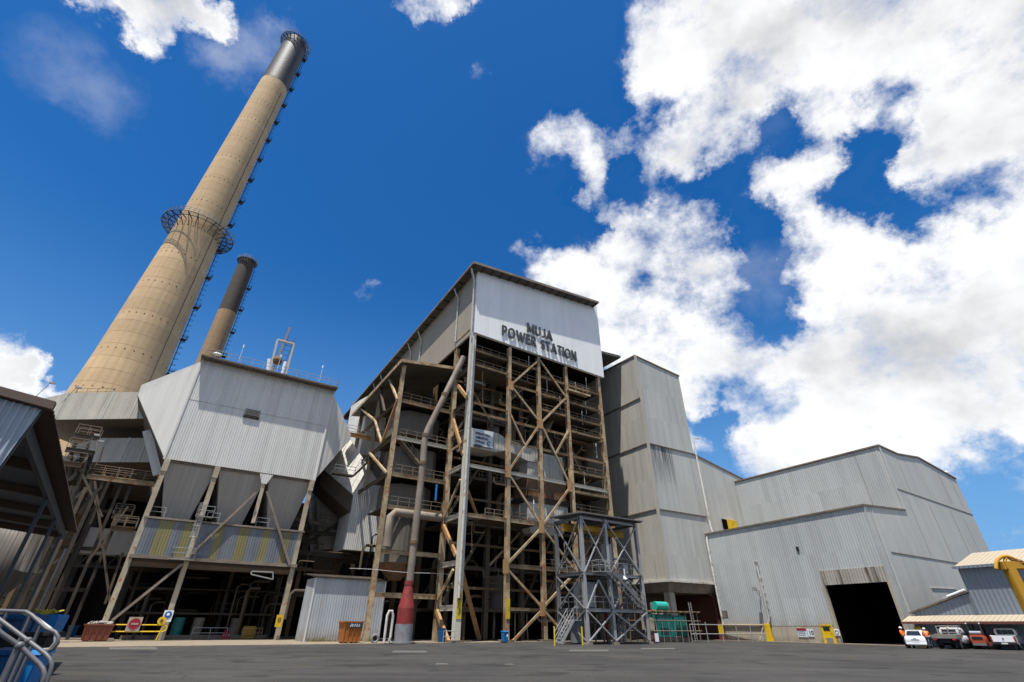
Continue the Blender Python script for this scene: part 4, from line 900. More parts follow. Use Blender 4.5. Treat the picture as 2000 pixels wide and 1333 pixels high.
# dark plant wall behind lower bays and between
BK=thing('rear_plant','dark unlit plant block filling the space behind the shed and outlet ducts','building',FT,(-12,16,0))
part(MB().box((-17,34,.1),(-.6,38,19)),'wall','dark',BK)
for z in (5,9.5,13): part(MB().beam((-16,22.9,z),(-.6,22.9,z),.4,.5),'girder','darksteel',BK)
random.seed(9)
for k in range(30):
    u=random.uniform(-15,-2);w=random.uniform(14,26);z=random.uniform(3,13);L=random.uniform(2,6)
    part(MB().tube([(u,w,z-3),(u,w,z-.4),(u+.4,w,z),(u+L,w,z)],random.choice((.07,.1,.18)),7),'pipe',random.choice(('cream_dark','darksteel','rustbeam','cream_dark')),BK,True)
# ================================================================ chimneys
def profile(z,pts):
    for (z0,r0),(z1,r1) in zip(pts,pts[1:]):
        if z<=z1: return r0+(r1-r0)*(z-z0)/(z1-z0)
    return pts[-1][1]
def chimney(label,X,Y,lean,H,prof,mat,capfrac,capmat_,ringz,topr,plats,grp=None):
    t=thing('chimney',label,'chimney',FW,(X,Y,0)); t.rotation_euler=(0,lean,0)
    def ring(z,r=None,n=64,c=(0,0)): r=r or profile(z,prof); return [(X+r*cos(2*pi*i/n),Y+r*sin(2*pi*i/n),z) for i in range(n)]
    zc=H*capfrac; zs=[i*zc/40 for i in range(41)]
    s=MB().loft([ring(z) for z in zs],cap=False); part(s,'shaft',mat,t,True)
    zs=[zc+(H-zc)*i/8 for i in range(9)]
    part(MB().loft([ring(z,profile(z,prof)*(1.0 if capmat_=='soot' else 1.005)) for z in zs]+[ring(H,profile(H,prof)*.8),ring(H-3,profile(H,prof)*.8)],cap=False),'cap',capmat_,t,True)
    toC=Vector((-X,-Y,0)).normalized(); ang0=atan2(toC.y,toC.x)
    la=ang0+radians(97)     # ladder on the right-hand flank as seen from the yard
    d=Vector((cos(la),sin(la),0)); tt=Vector((-sin(la),cos(la),0))
    m=MB(); z=6.
    while z<H-2:
        z2=min(z+3,H); r1=profile(z,prof)+.45; r2=profile(z2,prof)+.45
        a=Vector((X,Y,z))+d*r1; b=Vector((X,Y,z2))+d*r2; m.beam(a+tt*.3,b+tt*.3,.07); m.beam(a-tt*.3,b-tt*.3,.07)
        for i in range(4): p=a.lerp(b,i/4); m.beam(p-tt*.3,p+tt*.3,.06)
        for i in range(2): p=a.lerp(b,i/2); m.tube([p-tt*.35,p-tt*.45+d*.5,p+d*.85,p+tt*.45+d*.5,p+tt*.35],.05,4); m.beam(p,p-d*.5,.07)
        z=z2
    part(m,'ladder','ladder',t)
    for z in plats:
        r=profile(z,prof); c=Vector((X,Y,z))+d*(r+.2)
        m=MB().box((0,0,0),(0,0,0)); m=MB()
        q=[c-tt*.8,c+tt*.8,c+tt*.8+d*1.15,c-tt*.8+d*1.15]; m.prism([tuple(k) for k in q],(0,0,.12))
        for k in (-.8,.8): m.beam(c+tt*k+d*1.15,c+tt*k-Vector((0,0,1.2)),.09)
        m.rail([q[1]+Vector((0,0,.12)),q[2]+Vector((0,0,.12)),q[3]+Vector((0,0,.12)),q[0]+Vector((0,0,.12))],1.1,.033,1.)
        part(m,'ladder_platform','ladder',t)
    for z,wd,kind in ringz:
        r=profile(z,prof)+.05; n=40; m=MB(); R=r+wd
        for i in range(n):
            a0,a1=2*pi*i/n,2*pi*(i+1)/n
            P_=lambda rr,a,zz:(X+rr*cos(a),Y+rr*sin(a),zz)
            m.hexa([P_(r,a0,z),P_(R,a0,z),P_(R,a1,z),P_(r,a1,z),P_(r,a0,z+.08),P_(R,a0,z+.08),P_(R,a1,z+.08),P_(r,a1,z+.08)])
        g=part(m,'ring_platform','grate',t)
        m=MB(); rr=MB()
        for i in range(24 if wd>2 else 20):
            nn=24 if wd>2 else 20; a0=2*pi*i/nn; m.beam(P_(r,a0,z-.12),P_(R,a0,z-.12),.16,.2); m.beam(P_(R*.98,a0,z-.1),P_(r,a0,z-wd*.75),.13)
        for k,zz in ((R,z-.1),((r+R)/2,z-.1)):
            m.tube([P_(k,2*pi*i/48,zz) for i in range(49)],.09,5)
        part(m,'ring_brackets','ladder',g)
        for hh in (1.2,.6): rr.tube([P_(R,2*pi*i/48,z+hh) for i in range(49)],.05,5)
        for i in range(48): rr.beam(P_(R,2*pi*i/48,z),P_(R,2*pi*i/48,z+1.2),.08)
        part(rr,'ring_railing','mesh_grey',g)
    # anchor holes
    m=MB()
    for z in [k*9.+5 for k in range(int(H*.8/9))]:
        for a in range(-60,70,14):
            aa=ang0+radians(a); r=profile(z,prof); m.cyl((X+(r-.1)*cos(aa),Y+(r-.1)*sin(aa),z),(X+(r+.02)*cos(aa),Y+(r+.02)*sin(aa),z),.13,n=8)
    if mat=='stack': part(m,'vent_holes','void',t)
    a=ang0+radians(38); m=MB()
    m.tube([(X+(profile(z,prof)+.06)*cos(a),Y+(profile(z,prof)+.06)*sin(a),z) for z in range(5,int(zc),8)],.07,5); part(m,'earth_cable','ladder',t)
    return t
az=lambda px,py:(ray(px,py)[0]/ray(px,py)[1])
YB=90.; XB=-.932*YB
chimney('tall tan concrete chimney with a black steel cap and a ring walkway half way up',XB,YB,radians(1.7),180.,[(0,10.3),(22,8.7),(48,6.62),(84,5.2),(110,4.7),(182,3.55)],'stack',.853,'cap',[(88.,2.9,0),(179.3,1.15,0)],1,[z for z in range(14,178,9)])
YS=130.; XS=-.739*YS
chimney('short brown chimney with sooty black top beside the tall one',XS,YS,radians(.6),113.,[(0,4.2),(70,2.95),(114,2.5)],'stack2',.80,'soot',[(112.3,.7,0)],1,[z for z in range(30,110,9)])
# ================================================================ white site shed
sw=FT.G(665,1254.5)[1]
WS=thing('site_shed','white corrugated lean-to shed in front of the dark lower bays behind the rusty bin','shed',FT,(-14,sw,0))
part(MB().box((-14.1,sw,.06),(-6.05,sw+4,6.05)),'walls','shed_white',WS); part(MB().hexa([(-14.4,sw-.3,6.08),(-5.8,sw-.3,6.0),(-5.8,sw+4.2,6.6),(-14.4,sw+4.2,6.6),(-14.4,sw-.3,6.2),(-5.8,sw-.3,6.12),(-5.8,sw+4.2,6.72),(-14.4,sw+4.2,6.72)]),'roof','darksteel',WS)
[part(MB().box((a_,sw-.06,.06),(a_+.15,sw,6.0)),'corner_trim','esp_side',WS) for a_ in (-14.15,-6.15)]
# ================================================================ coal bunker tower
AU0,AU1,AW=-10.15,1.2,24.27
AN=thing('bunker_tower','tall grey-green clad tower with black run-off streaks beside the lettered boiler house','building',FR,(AU0,AW,0))
def clip_top(u): return 44.8+(u-AU0)*(43.6-44.8)/(AU1-AU0)
part(MB().prism([(AU0,AW,7.45),(AU1,AW,7.45),(AU1,AW,clip_top(AU1)),(AU0,AW,44.8)],(0,.25,0)),'front_wall','annex',AN)
part(MB().prism([(AU0,AW+.26,7.45),(AU0,AW+26,7.45),(AU0,AW+26,46.2),(AU0,AW+.26,44.8)],(.25,0,0)),'side_wall','annex_side',AN)
part(MB().prism([(AU1,AW+.26,7.45),(AU1,AW+26,7.45),(AU1,AW+26,45.),(AU1,AW+.26,clip_top(AU1))],(-.25,0,0)).box((AU0+.3,AW+25.7,7.45),(AU1-.3,AW+26,44.5)),'rear_wall','annex',AN)
part(MB().hexa([(AU0-.15,AW-.15,44.8),(AU1+.15,AW-.15,43.6),(AU1+.15,AW+26,45.2),(AU0-.15,AW+26,46.2),(AU0-.15,AW-.15,45.05),(AU1+.15,AW-.15,43.85),(AU1+.15,AW+26,45.4),(AU0-.15,AW+26,46.45)]),'roof','conc_dark',AN)
for z in (17.4,28.05): part(MB().box((AU0-.2,AW-.16,z-.09),(AU1,AW,z+.09)).box((AU0-.16,AW,z-.09),(AU0,AW+26,z+.09)),'ledge','conc_dark',AN)
part(MB().box((AU0-.16,AW,36.3),(AU0,AW+26,36.5)),'ledge','conc_dark',AN)
part(MB().box((AU0-.22,AW-.22,7.4),(AU0+.22,AW+.01,44.9)),'corner_trim','duct',AN)
part(MB().box((AU1-.3,AW-.05,7.5),(AU1-.12,AW,43.4)).box((-3.4,AW-.03,28.2),(-3.36,AW,43.9)),'seam','hall',AN)
part(MB().prism([(AU0-.25,AW-.3,7.25),(AU1+.2,AW-.3,7.25),(AU1+.2,AW-.3,7.5),(AU0-.25,AW-.3,7.5)],(0,.3,0)).box((AU0-.3,AW,7.25),(AU0,AW+16,7.5)),'drip_edge','pipe_lt',AN)
part(MB().hexa([(AU0+.9,AW+.9,6.),(AU1-1.2,AW+.9,6.),(AU1-1.2,AW+20,6.),(AU0+.9,AW+20,6.),(AU0,AW,7.24),(AU1,AW,7.24),(AU1,AW+20,7.24),(AU0,AW+20,7.24)]),'canted_soffit','pipe',AN)
part(MB().box((AU0+1.0,AW+1.,.05),(AU0+2.1,AW+2.1,6.)),'pillar','wall_conc',AN)
part(MB().box((AU0-14,AW+9,.05),(AU1,AW+9.4,6)),'back_wall','conc_dark',AN)
part(MB().box((AU1-.4,AW+.4,.05),(AU1-.1,AW+9,6)),'inner_wall','redbrown',AN)
for k in (.45,.75,1.15): part(MB().tube([(AU1-.9-k,AW+.7,5.9),(AU1-.5-k*.6,AW+.7,5.6),(AU1-.45-k*.6,AW+.7,.1)],.09,7),'service_pipe','redbrown',AN,True)
part(MB().cyl((-9.2,AW+3.5,.1),(-9.2,AW+3.5,4.7),1.15,n=20),'silo','tank',AN,True)
part(MB().cyl((-5.3,AW+8,44),(-5.3,AW+8,49),.04,n=6),'aerial','rail',AN)
part(MB().tube([(3.,AW-.4,31.2),(1.7,AW-.35,31.0),(1.45,AW-.3,30.),(1.45,AW-.3,16.),(1.3,AW-.5,15.2),(1.2,AW-.6,14.6),(-.0,23.95,14.2),(-.25,23.9,13.6),(-.25,23.9,1.8)],.14,8),'downpipe','pipe_lt',AN,True)
m=MB()
for i in range(13): m.box((-.3,23.8,2.2+i*.9),(-.04,23.95,2.24+i*.9))
part(m,'pipe_bracket','hall',AN)
# ================================================================ turbine hall
TH_=thing('turbine_hall','long blue-grey corrugated hall in stepped blocks with a huge black doorway','building',FR,(0,0,0))
part(MB().prism([(AU1+.02,AW+.02,0),(15.2,AW+.02,0),(15.2,AW+.02,25.2),(AU1+.02,AW+.02,28.1)],(0,24,0)),'rear_block','annex',TH_)
part(MB().prism([(AU1+.02,AW-.1,27.95),(15.3,AW-.1,25.05),(15.3,AW-.1,25.3),(AU1+.02,AW-.1,28.2)],(0,24,0)),'rear_roof','conc_dark',TH_)
H=14.75
# lower block, door opening w .15..7.6, z 0..6.2 in the u=0 wall
lw=MB()
lw.box((0,7.75,1.65),(.25,AW-.05,H)); lw.box((0,.02,7.95),(.25,7.75,H))
part(lw,'lower_wall','hall',TH_)
part(MB().box((.02,-.0,0),(.3,.42,7.95)),'corner_pier','hall',TH_)
part(MB().prism([(-.10,.12,6.3),(-.10,7.78,6.3),(-.10,7.78,7.95),(-.10,.12,7.95)],(.25,0,0)),'door_header','door_rust',TH_)
part(MB().box((-.12,7.6,.05),(.3,7.9,6.3)),'door_jamb','wall_conc',TH_); part(MB().box((-.12,.0,.05),(.02,.35,6.3)),'door_jamb','wall_conc',TH_)
part(MB().box((.3,.3,.02),(11,7.9,.04)),'doorway_floor','conc_dark',TH_)
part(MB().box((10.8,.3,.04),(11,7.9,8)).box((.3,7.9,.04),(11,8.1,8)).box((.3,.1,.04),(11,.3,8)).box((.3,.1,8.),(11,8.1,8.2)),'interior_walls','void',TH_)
# front (w=0) wall
fp=[(.3,0,0),(35.4,0,0),(35.4,0,23.1),(23.7,0,24.75),(16.6,0,24.1),(11.35,0,24.5),(11.3,0,15.4),(.3,0,14.8)]
part(MB().prism(fp,(0,.25,0)),'front_wall','hall_front',TH_)
part(MB().prism([(11.3,.26,14.9),(11.3,26.5,14.9),(11.3,26.5,24.4),(11.3,.26,24.45)],(.25,0,0)),'upper_wall','hall',TH_)
m=MB().hexa([(-.18,-.14,H),(11.3,-.14,15.4),(11.3,AW-.1,15.2),(-.18,AW-.1,H-.3),(-.18,-.14,H+.22),(11.3,-.14,15.6),(11.3,AW-.1,15.4),(-.18,AW-.1,H-.08)])
part(m,'lower_roof','conc_dark',TH_)
top=[(11.15,24.5),(16.6,24.1),(23.7,24.75),(35.5,23.1)]
m=MB()
for (a,za),(b,zb_) in zip(top,top[1:]): m.hexa([(a,-.16,za),(b,-.16,zb_),(b,26.5,zb_),(a,26.5,za),(a,-.16,za+.22),(b,-.16,zb_+.22),(b,26.5,zb_+.22),(a,26.5,za+.22)])
part(m,'upper_roof','conc_dark',TH_)
part(MB().box((35.15,.26,0),(35.4,26,22.5)),'end_wall','hall_front',TH_)
part(MB().prism([(2.8,-.05,9.55),(35.4,-.05,9.3),(35.4,-.05,9.42),(2.8,-.05,9.67)],(0,.05,0)),'ledge','conc_dark',TH_)
part(MB().prism([(11.6,-.05,18.35),(35.4,-.05,17.35),(35.4,-.05,17.48),(11.6,-.05,18.48)],(0,.05,0)),'ledge','conc_dark',TH_)
[part(MB().box(a_,b_),'corner_trim','hall',TH_) for a_,b_ in (((-.06,-.1,0),(.06,.02,H)),((11.22,-.12,15.5),(11.4,.0,24.5)),((1.2,-.08,0),(1.3,-.001,14.8)),((1.8,-.08,0),(1.86,-.001,14.8)))]
m=MB()
for u in (13.6,20.2,27.,31.): m.box((u,-.03,9.8),(u+.05,0,17.2)); m.box((u+2,-.03,18.4),(u+2.05,0,23.4))
for w in (3.5,): m.box((11.27,w,15),(11.3,w+.05,24.3))
part(m,'seam','pipe',TH_)
part(MB().beam((9.5,-.05,6.0),(17,-.05,6.15),.08,.08).beam((12.,-.05,4.9),(17,-.05,5.0),.08,.1).cyl((9.5,-.05,3.5),(9.5,-.05,6.),.04,n=6).cyl((12,-.05,2.5),(12,-.05,4.9),.04,n=6),'service_pipe','pipe_lt',TH_)
part(MB().box((-.12,7.95,.02),(.3,16.4,1.75)),'base_wall','wall_conc',TH_)
part(MB().box((.1,16.4,.02),(.4,24.1,2.05)),'base_wall','wall_conc',TH_)
part(MB().box((-.06,7.9,1.74),(.0,24.1,1.86)),'sill','conc_dark',TH_)
part(MB().cyl((-.55,16.4,1.95),(-.3,24.3,1.95),.09,n=8),'guard_pipe','ochre',TH_)
part(MB().tube([(-.3,16.2,9.6),(-.3,16.2,9.2),(-.3,16.2,2.6),(-.3,16.5,2.1),(-.3,17.2,1.4)],.13,8),'vent_pipe','pipe_lt',TH_,True)
m=MB()
for i in range(7): m.box((-.3,16.1,2.9+i*.95),(-.02,16.3,2.95+i*.95))
m.cyl((-.3,16.2,9.55),(-.3,16.2,9.8),.22,n=10); part(m,'pipe_bracket','pipe',TH_)
a=FR.U(1475,1152,-.9); part(MB().box((-1.2,a[0]-.25,a[1]-.1),(-.8,a[0]+.25,a[1]+.3)).beam((-.9,a[0],a[1]),(-.02,a[0],a[1]-.1),.08).beam((-.9,a[0],a[1]),(-.02,a[0],a[1]-.9),.06),'floodlight','rail',TH_)
a=FR.U(1558,1072,-.05); part(MB().box((-.12,a[0]-.14,a[1]-.3),(-.01,a[0]+.2,a[1]+.25)),'vent','black',TH_)
a=FR.U(1416,1200,-.05); lv=MB().box((-.05,a[0]-.45,a[1]-.4),(-.01,a[0]+.45,a[1]+.45)); 
part(lv,'louvre','conc_dark',TH_)
a=FR.U(1430,1026,8.)
part(MB().box((2.6,AW-.9,16.),(2.75,AW-.06,17.6)),'access_opening','void',TH_) if 0 else None
a=FR.Wp(1418,1030,AW-.3); b=FR.Wp(1437,1020,AW-.3); zlo=FR.W(1420,1034,AW-.3)[1]; zhi=FR.W(1437,1018,AW-.3)[1]
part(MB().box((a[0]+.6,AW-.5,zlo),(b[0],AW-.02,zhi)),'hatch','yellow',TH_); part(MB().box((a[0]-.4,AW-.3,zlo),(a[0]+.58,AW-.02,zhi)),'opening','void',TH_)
part(MB().box((35,1,23.2),(35.3,1.3,24.4)).ball((35.4,.8,24.4),.3),'roof_camera','lamp_glass',TH_)
# signs on the base wall
def wsign(px0,py0,px1,py1,u=-.16):
    a=FR.U(px0,py0,u);b=FR.U(px1,py1,u); return (a[0]+b[0])/2,(a[0]-b[0]),a[1],b[1]
ROTL=Matrix.Rotation(-pi/2,4,'Z')@Matrix.Rotation(pi/2,4,'X')
SG=thing('notice_board','white notice with a red header on the stained concrete base wall','sign',FR,(-.16,12.5,.5))
w0=FR.U(1559,1240,-.16)[0]; w1=FR.U(1577,1240,-.16)[0]
part(MB().box((-.19,w1,.62),(-.13,w0,1.6)),'board','signwhite',SG); part(MB().box((-.205,w1,1.32),(-.195,w0,1.6)),'header','signred',SG)
for i,(s,zz) in enumerate((('Heavy vehicles',1.12),('no entry unless',.92),('authorised',.72))) if 0 else []: pass
m=MB()
for zz in (1.16,.98,.78):
    x=w0-.12
    while x>w1+.2: L=random.uniform(.08,.25); m.box((-.205,x-L,zz),(-.195,x,zz+.07)); x-=L+.07
part(m,'print_lines','ink',SG)
SG=thing('number_board','pale board numbered 10 next to the red-headed notice','sign',FR,(-.16,11.5,.7))
w0=FR.U(1578,1240,-.16)[0]; w1=FR.U(1590,1240,-.16)[0]
part(MB().box((-.19,w1,.68),(-.13,w0-.03,1.5)),'board','signwhite',SG); text(SG,'number','10',.62,(-.2,w0-.2,.9),'ink',.01,.01,rot=ROTL)
SG=thing('round_notice','white square notice with a grey ring symbol beside the doorway','sign',FR,(-.2,7.9,.9))
w0=FR.U(1631,1240,-.2)[0]; part(MB().box((-.2,w0-.6,.85),(-.14,w0,1.55)),'board','lamp_glass',SG)
part(MB().tube([(-.215,w0-.3+.2*cos(t/6*pi),1.2+.2*sin(t/6*pi)) for t in range(13)],.025,5),'ring','ink',SG)
# yellow door portal
YD=thing('yellow_doorway','small yellow framed personnel door with window beside the black doorway','door',FR,(-.25,9,0))
w0=FR.U(1607,1240,-.3)[0]; w1=FR.U(1630,1240,-.3)[0]
part(MB().box((-.42,w0-.12,.02),(-.28,w0,2.05)).box((-.42,w1,.02),(-.28,w1+.12,2.05)).box((-.42,w1+.12,1.9),(-.28,w0-.12,2.05)),'door_frame','yellow',YD)
dd=part(MB().box((-.36,w1+.14,.06),(-.3,w0-.14,1.88)),'door_leaf','yellow',YD)
part(MB().box((-.385,w1+.35,1.35),(-.365,w0-.3,1.75)),'window','glass',dd); part(MB().box((-.385,w1+.3,.1),(-.365,w0-.3,.6)),'kick_plate','grey_base',dd)
# yellow column guards
for px,lab,hh in ((1410,'yellow guard post wrapped at the foot of the tower downpipe',1.5),(1502,'yellow guard post below the vent pipe on the hall wall',2.)):
    G_=thing('guard_post',lab,'bollard',FR,(-.8,FR.U(px,1240,-.6)[0],0),'yellow guard posts'); w0=FR.U(px,1240,-.6)[0]
    part(MB().box((-.75,w0-.35,.75 if px<1450 else .5),(-.4,w0+.35,1.9 if px<1450 else 2.1)),'guard','yellow',G_,bevel=.03)
    part(MB().box((-.8,w0-.4,.0),(-.35,w0+.4,.74 if px<1450 else .49)),'foot','redbrown' if px<1450 else 'yellow',G_,bevel=.03)
# ================================================================ grey steel platform tower
GT=thing('platform_tower','galvanised steel stair and platform tower with flat roof standing before the boiler house','steel tower',FG,(0,0,0))
GU=[0,3.75,8.85]; GZ=12.55; GW=4.5
for w in (0,GW):
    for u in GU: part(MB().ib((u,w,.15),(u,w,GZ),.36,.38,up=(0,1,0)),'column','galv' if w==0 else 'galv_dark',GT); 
for w in (0,GW):
    for u in GU: part(MB().box((u-.35,w-.35,0),(u+.35,w+.35,.2)),'footing','wall_conc',GT)
for z in (3.1,6.6,9.6,12.4):
    for w in (0,GW):
        if z==9.6: continue
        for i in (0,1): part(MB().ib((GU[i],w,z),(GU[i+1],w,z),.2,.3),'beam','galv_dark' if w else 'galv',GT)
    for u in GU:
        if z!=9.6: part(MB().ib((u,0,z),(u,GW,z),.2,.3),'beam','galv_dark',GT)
for z in (3.3,6.8): part(MB().box((.3,.3,z-.06),(8.6,4.2,z)),'floor','galv_dark',GT)
for z in (3.3,6.8):
    part(MB().rail([(.2,.1,z),(8.7,.1,z)],1.1,.028,1.3),'railing','galv',GT); part(MB().rail([(0.1,.2,z),(.1,4.3,z)],1.1,.028,1.3),'railing','galv',GT)
part(MB().rail([(1.2,-.1,6.8),(1.2,-1.2,6.8),(3.1,-1.2,6.8),(3.1,-.1,6.8)],1.1,.035,.9).box((1.2,-1.2,6.72),(3.1,0,6.78)),'balcony','galv',GT)
def xb(p,q,r,s,mat='galv',wd=.13):
    part(MB().beam(p,q,wd,wd*.9),'brace',mat,GT); part(MB().beam(r,s,wd,wd*.9),'brace',mat,GT)
for z0,z1 in ((.3,3.),(3.2,6.5),(6.7,12.3)):
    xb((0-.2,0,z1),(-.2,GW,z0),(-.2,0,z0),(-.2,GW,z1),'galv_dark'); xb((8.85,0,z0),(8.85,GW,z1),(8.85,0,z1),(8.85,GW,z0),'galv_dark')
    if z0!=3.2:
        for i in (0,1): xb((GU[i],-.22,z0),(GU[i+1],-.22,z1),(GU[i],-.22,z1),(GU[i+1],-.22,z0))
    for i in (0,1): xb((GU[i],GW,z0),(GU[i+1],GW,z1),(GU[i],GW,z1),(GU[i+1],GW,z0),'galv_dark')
for i in (0,1):
    m_=(GU[i]+GU[i+1])/2; part(MB().beam((GU[i],-.22,3.2),(m_,-.22,6.),.14),'brace','galv',GT); part(MB().beam((GU[i+1],-.22,3.2),(m_,-.22,6.),.14),'brace','galv',GT)
part(MB().stair((3.3,-.8,6.7),(7.7,-.8,3.4),.9),'stair','galv_dark',GT)
part(MB().stair((7.9,1.5,3.3),(4.6,1.5,.1),.9),'stair','galv_dark',GT)
part(MB().stair((-2.7,1.5,.05),(-.9,1.5,2.2),1.,n=7),'entry_stair','galv',GT); part(MB().box((-.9,1,2.1),(.2,2,2.2)).rail([(-.9,1,2.2),(.1,1,2.2)],1.1,.03,.5),'entry_landing','galv',GT)
part(MB().hexa([(-.5,-.7,12.75),(9.5,-.9,12.75),(9.5,5.2,13.1),(-.5,5.2,13.1),(-.5,-.7,12.85),(9.5,-.9,12.85),(9.5,5.2,13.2),(-.5,5.2,13.2)]),'roof','galv_dark',GT)
m=MB()
for i in range(14): m.beam((-.4+i*.75,-.7,12.7),(-.4+i*.75,5.1,13.03),.06,.1)
part(m,'roof_purlins','galv_dark',GT)
part(MB().ib((-.6,2.6,11.6),(9.3,2.6,11.6),.35,.75),'crane_beam','yellow_dirty',GT); part(MB().ib((.4,1.,11.5),(4.5,1.,11.5),.3,.6),'crane_beam','yellow_dirty',GT)
part(MB().box((1.1,1.5,3.4),(2.9,3.2,5.9)),'cabinet','galv',GT); part(MB().box((4.3,.7,8.),(5.2,1.5,10.)),'cabinet','galv',GT); part(MB().box((6.4,.2,6.9),(7.1,.8,8.)),'cabinet','galv',GT)
part(MB().cyl((1.2,3.,.1),(1.2,3.,2.6),.8,n=16),'tank','galv_dark',GT,True); part(MB().cyl((6.8,3,3.4),(6.8,3,6),.8,n=16),'tank','galv_dark',GT,True)
[part(MB().cyl((a_,3.,.1),(a_,3.,2.9),.2,n=12),'riser','red',GT,True) for a_ in (5.6,6.6)]
part(MB().cyl((5.7,-.5,6.2),(5.7,-.5,6.6),.28,.12,12).cyl((5.7,-.5,6.6),(5.7,-.5,7.3),.06,n=6),'floodlight','lamp_glass',GT)
part(MB().cyl((8.2,3.,.1),(8.2,3.,2.3),.28,n=12),'gas_bottle','tank',GT,True)
random.seed(21)
for k in range(16):
    u=random.uniform(.6,8.4);w=random.uniform(1,4);z=random.choice((.1,3.3,6.8));part(MB().tube([(u,w,z),(u,w,z+1.6),(u+.2,w,z+1.9),(u+random.uniform(.8,2.),w,z+1.9)],random.choice((.05,.08,.12)),6),'pipe',random.choice(('galv','galv_dark','pipe','rail')),GT,True)
# ================================================================ teal transformer and its scaffold
tu0,tw0=FR.G(1300,1256,.0)
TR=thing('transformer','large teal transformer with round conservator drum on top, behind the scaffold poles','transformer',FR,(-9,20,0))
ty=19.6
def FRu(px,w=ty): return FR.W(px,1240,w)[0]
a=FRu(1287);b=FRu(1310);c_=FRu(1345);d_=FRu(1362)
part(MB().box((a,ty,.5),(b+.8,ty+2.2,3.0)),'main_tank','teal',TR,bevel=.06)
m=MB()
for i in range(9): m.box((b+.9+i*.24,ty-.3,.6),(b+1.02+i*.24,ty+2.,2.7))
part(m,'radiator','teal',TR); part(MB().box((a+.3,ty-.02,1.5),(b-.1,ty-.15,2.3)).box((b+.8,ty+.1,2.7),(c_+.2,ty+1.8,2.9)),'cover_plate','teal',TR)
u0=FRu(1296);u1_=FRu(1319)
part(MB().cyl((u0,ty+.9,3.95),(u1_,ty+.9,3.95),.5,n=20),'conservator','teal_lt',TR,True); [part(MB().beam((a_,ty+.9,3.),(a_,ty+.9,3.6),.15),'drum_stand','teal',TR) for a_ in (u0+.5,u1_-.5)]
part(MB().box((a-.2,ty-.2,.05),(c_+.4,ty+2.4,.5)),'plinth','conc_dark',TR)
SC=thing('scaffold','rusty tube scaffold frame with flat board deck around the teal transformer','scaffold',FR,(-10,19,0))
x0=FRu(1270,19);x1=FRu(1366,19)
m=MB(); n=9
for i in range(n):
    u=x0+(x1-x0)*i/(n-1)
    for w in (18.9,22.4): m.cyl((u,w,.02),(u,w,3.3+(1.2 if i in(1,4,7) and w>20 else 0)),.045,n=6)
for z in (1.2,2.3,3.25):
    for w in (18.9,22.4): m.cyl((x0-.4,w,z),(x1+.5,w,z),.045,n=6)
for i in range(n): u=x0+(x1-x0)*i/(n-1); m.cyl((u,18.5,3.25),(u,22.7,3.25),.045,n=6)
part(m,'scaffold_tubes','rail_tan',SC); m=MB()
for i in range(5): m.box((x0-.3+i*.1,18.7+i*.75,3.32),(x1+.6-i*.2,19.0+i*.75,3.37))
part(m,'deck_boards','ochre',SC); part(MB().ladder((x1-1.2,18.6,.1),(x1-1.25,18.7,4.4),.4,(1,0,0)),'ladder','rail',SC)
# pipe fence
PF=thing('pipe_fence','grey two-rail pipe fence in front of the dark opening','fence',FR,(-5,17.5,0))
a=FR.G(1350,1258)[0]; f0=FR.W(1350,1240,17.)[0]; f1=-.9
m=MB()
for z in (.9,1.9): m.cyl((f0,17,z),(f1,17,z),.05,n=6)
for i in range(6): u=f0+(f1-f0)*i/5; m.cyl((u,17,.02),(u,17,2.2 if i%2 else 1.95),.05,n=6)
m.cyl((f1,17,1.8),(f1-1.4,17,.2),.04,n=6); part(m,'fence_tubes','rail',PF)
SD_=thing('small_board','white board leaning on the scaffold foot','board',FR,(x0,18.6,0)); part(MB().box((x0+.3,18.5,.1),(x0+.85,18.6,.95)),'board','lamp_glass',SD_); part(MB().box((x0+.25,18.6,.02),(x0+.9,18.9,.1)),'foot','redbrown',SD_)
BX=thing('electrical_box','beige electrical cabinet on the left end of the transformer','cabinet',FR,(x0+.6,19.6,0)); part(MB().box((x0+.1,19.5,1.3),(x0+1.4,20.3,2.6)),'cabinet','tank',BX); part(MB().box((x0+.2,19.6,.05),(x0+1.3,20.2,1.29)),'stand','redbrown',BX)
# ================================================================ lean-to building right
LN=thing('lean_to_building','low slate-blue ribbed building with cream roof and veranda against the hall','building',FR,(-1.5,-6,0))
part(MB().prism([(-1.5,-1.75,2.),(-1.5,-7.2,2.),(-1.5,-7.2,4.75),(-1.5,-1.75,3.1)],(1.4,0,0)),'low_wall','lean',LN)
part(MB().prism([(-1.75,-1.4,3.0),(-1.75,-7.3,4.85),(-1.75,-7.3,5.0),(-1.75,-1.4,3.15)],(1.7,0,0)),'low_roof','conc_dark',LN)
part(MB().box((-1.5,-30,2.),(20,-7.22,7.15)),'main_wall','lean',LN)
zz=FR.U(1950,1076,5)[1]
part(MB().prism([(-1.9,-6.95,7.1),(5,-6.95,zz),(12,-6.95,7.1)],(0,-24,0)),'roof','tanroof',LN)
part(MB().box((-2.,-31,6.95),(-1.85,-6.9,7.2)),'gutter','lean',LN)
part(MB().hexa([(-3.6,-30,2.2),(-3.6,-1.2,2.2),(-1.52,-1.2,2.75),(-1.52,-30,2.75),(-3.6,-30,2.28),(-3.6,-1.2,2.28),(-1.52,-1.2,2.83),(-1.52,-30,2.83)]),'veranda_roof','tanroof',LN)
part(MB().box((-3.68,-30,2.05),(-3.6,-1.1,2.24)),'veranda_gutter','redbrown',LN)
part(MB().box((-1.2,-30,0),(-.9,-1.2,2.2)),'veranda_wall','lean',LN)
part(MB().box((-1.62,-7.26,2.85),(-1.5,-7.14,4.7)),'corner_trim','lean',LN)
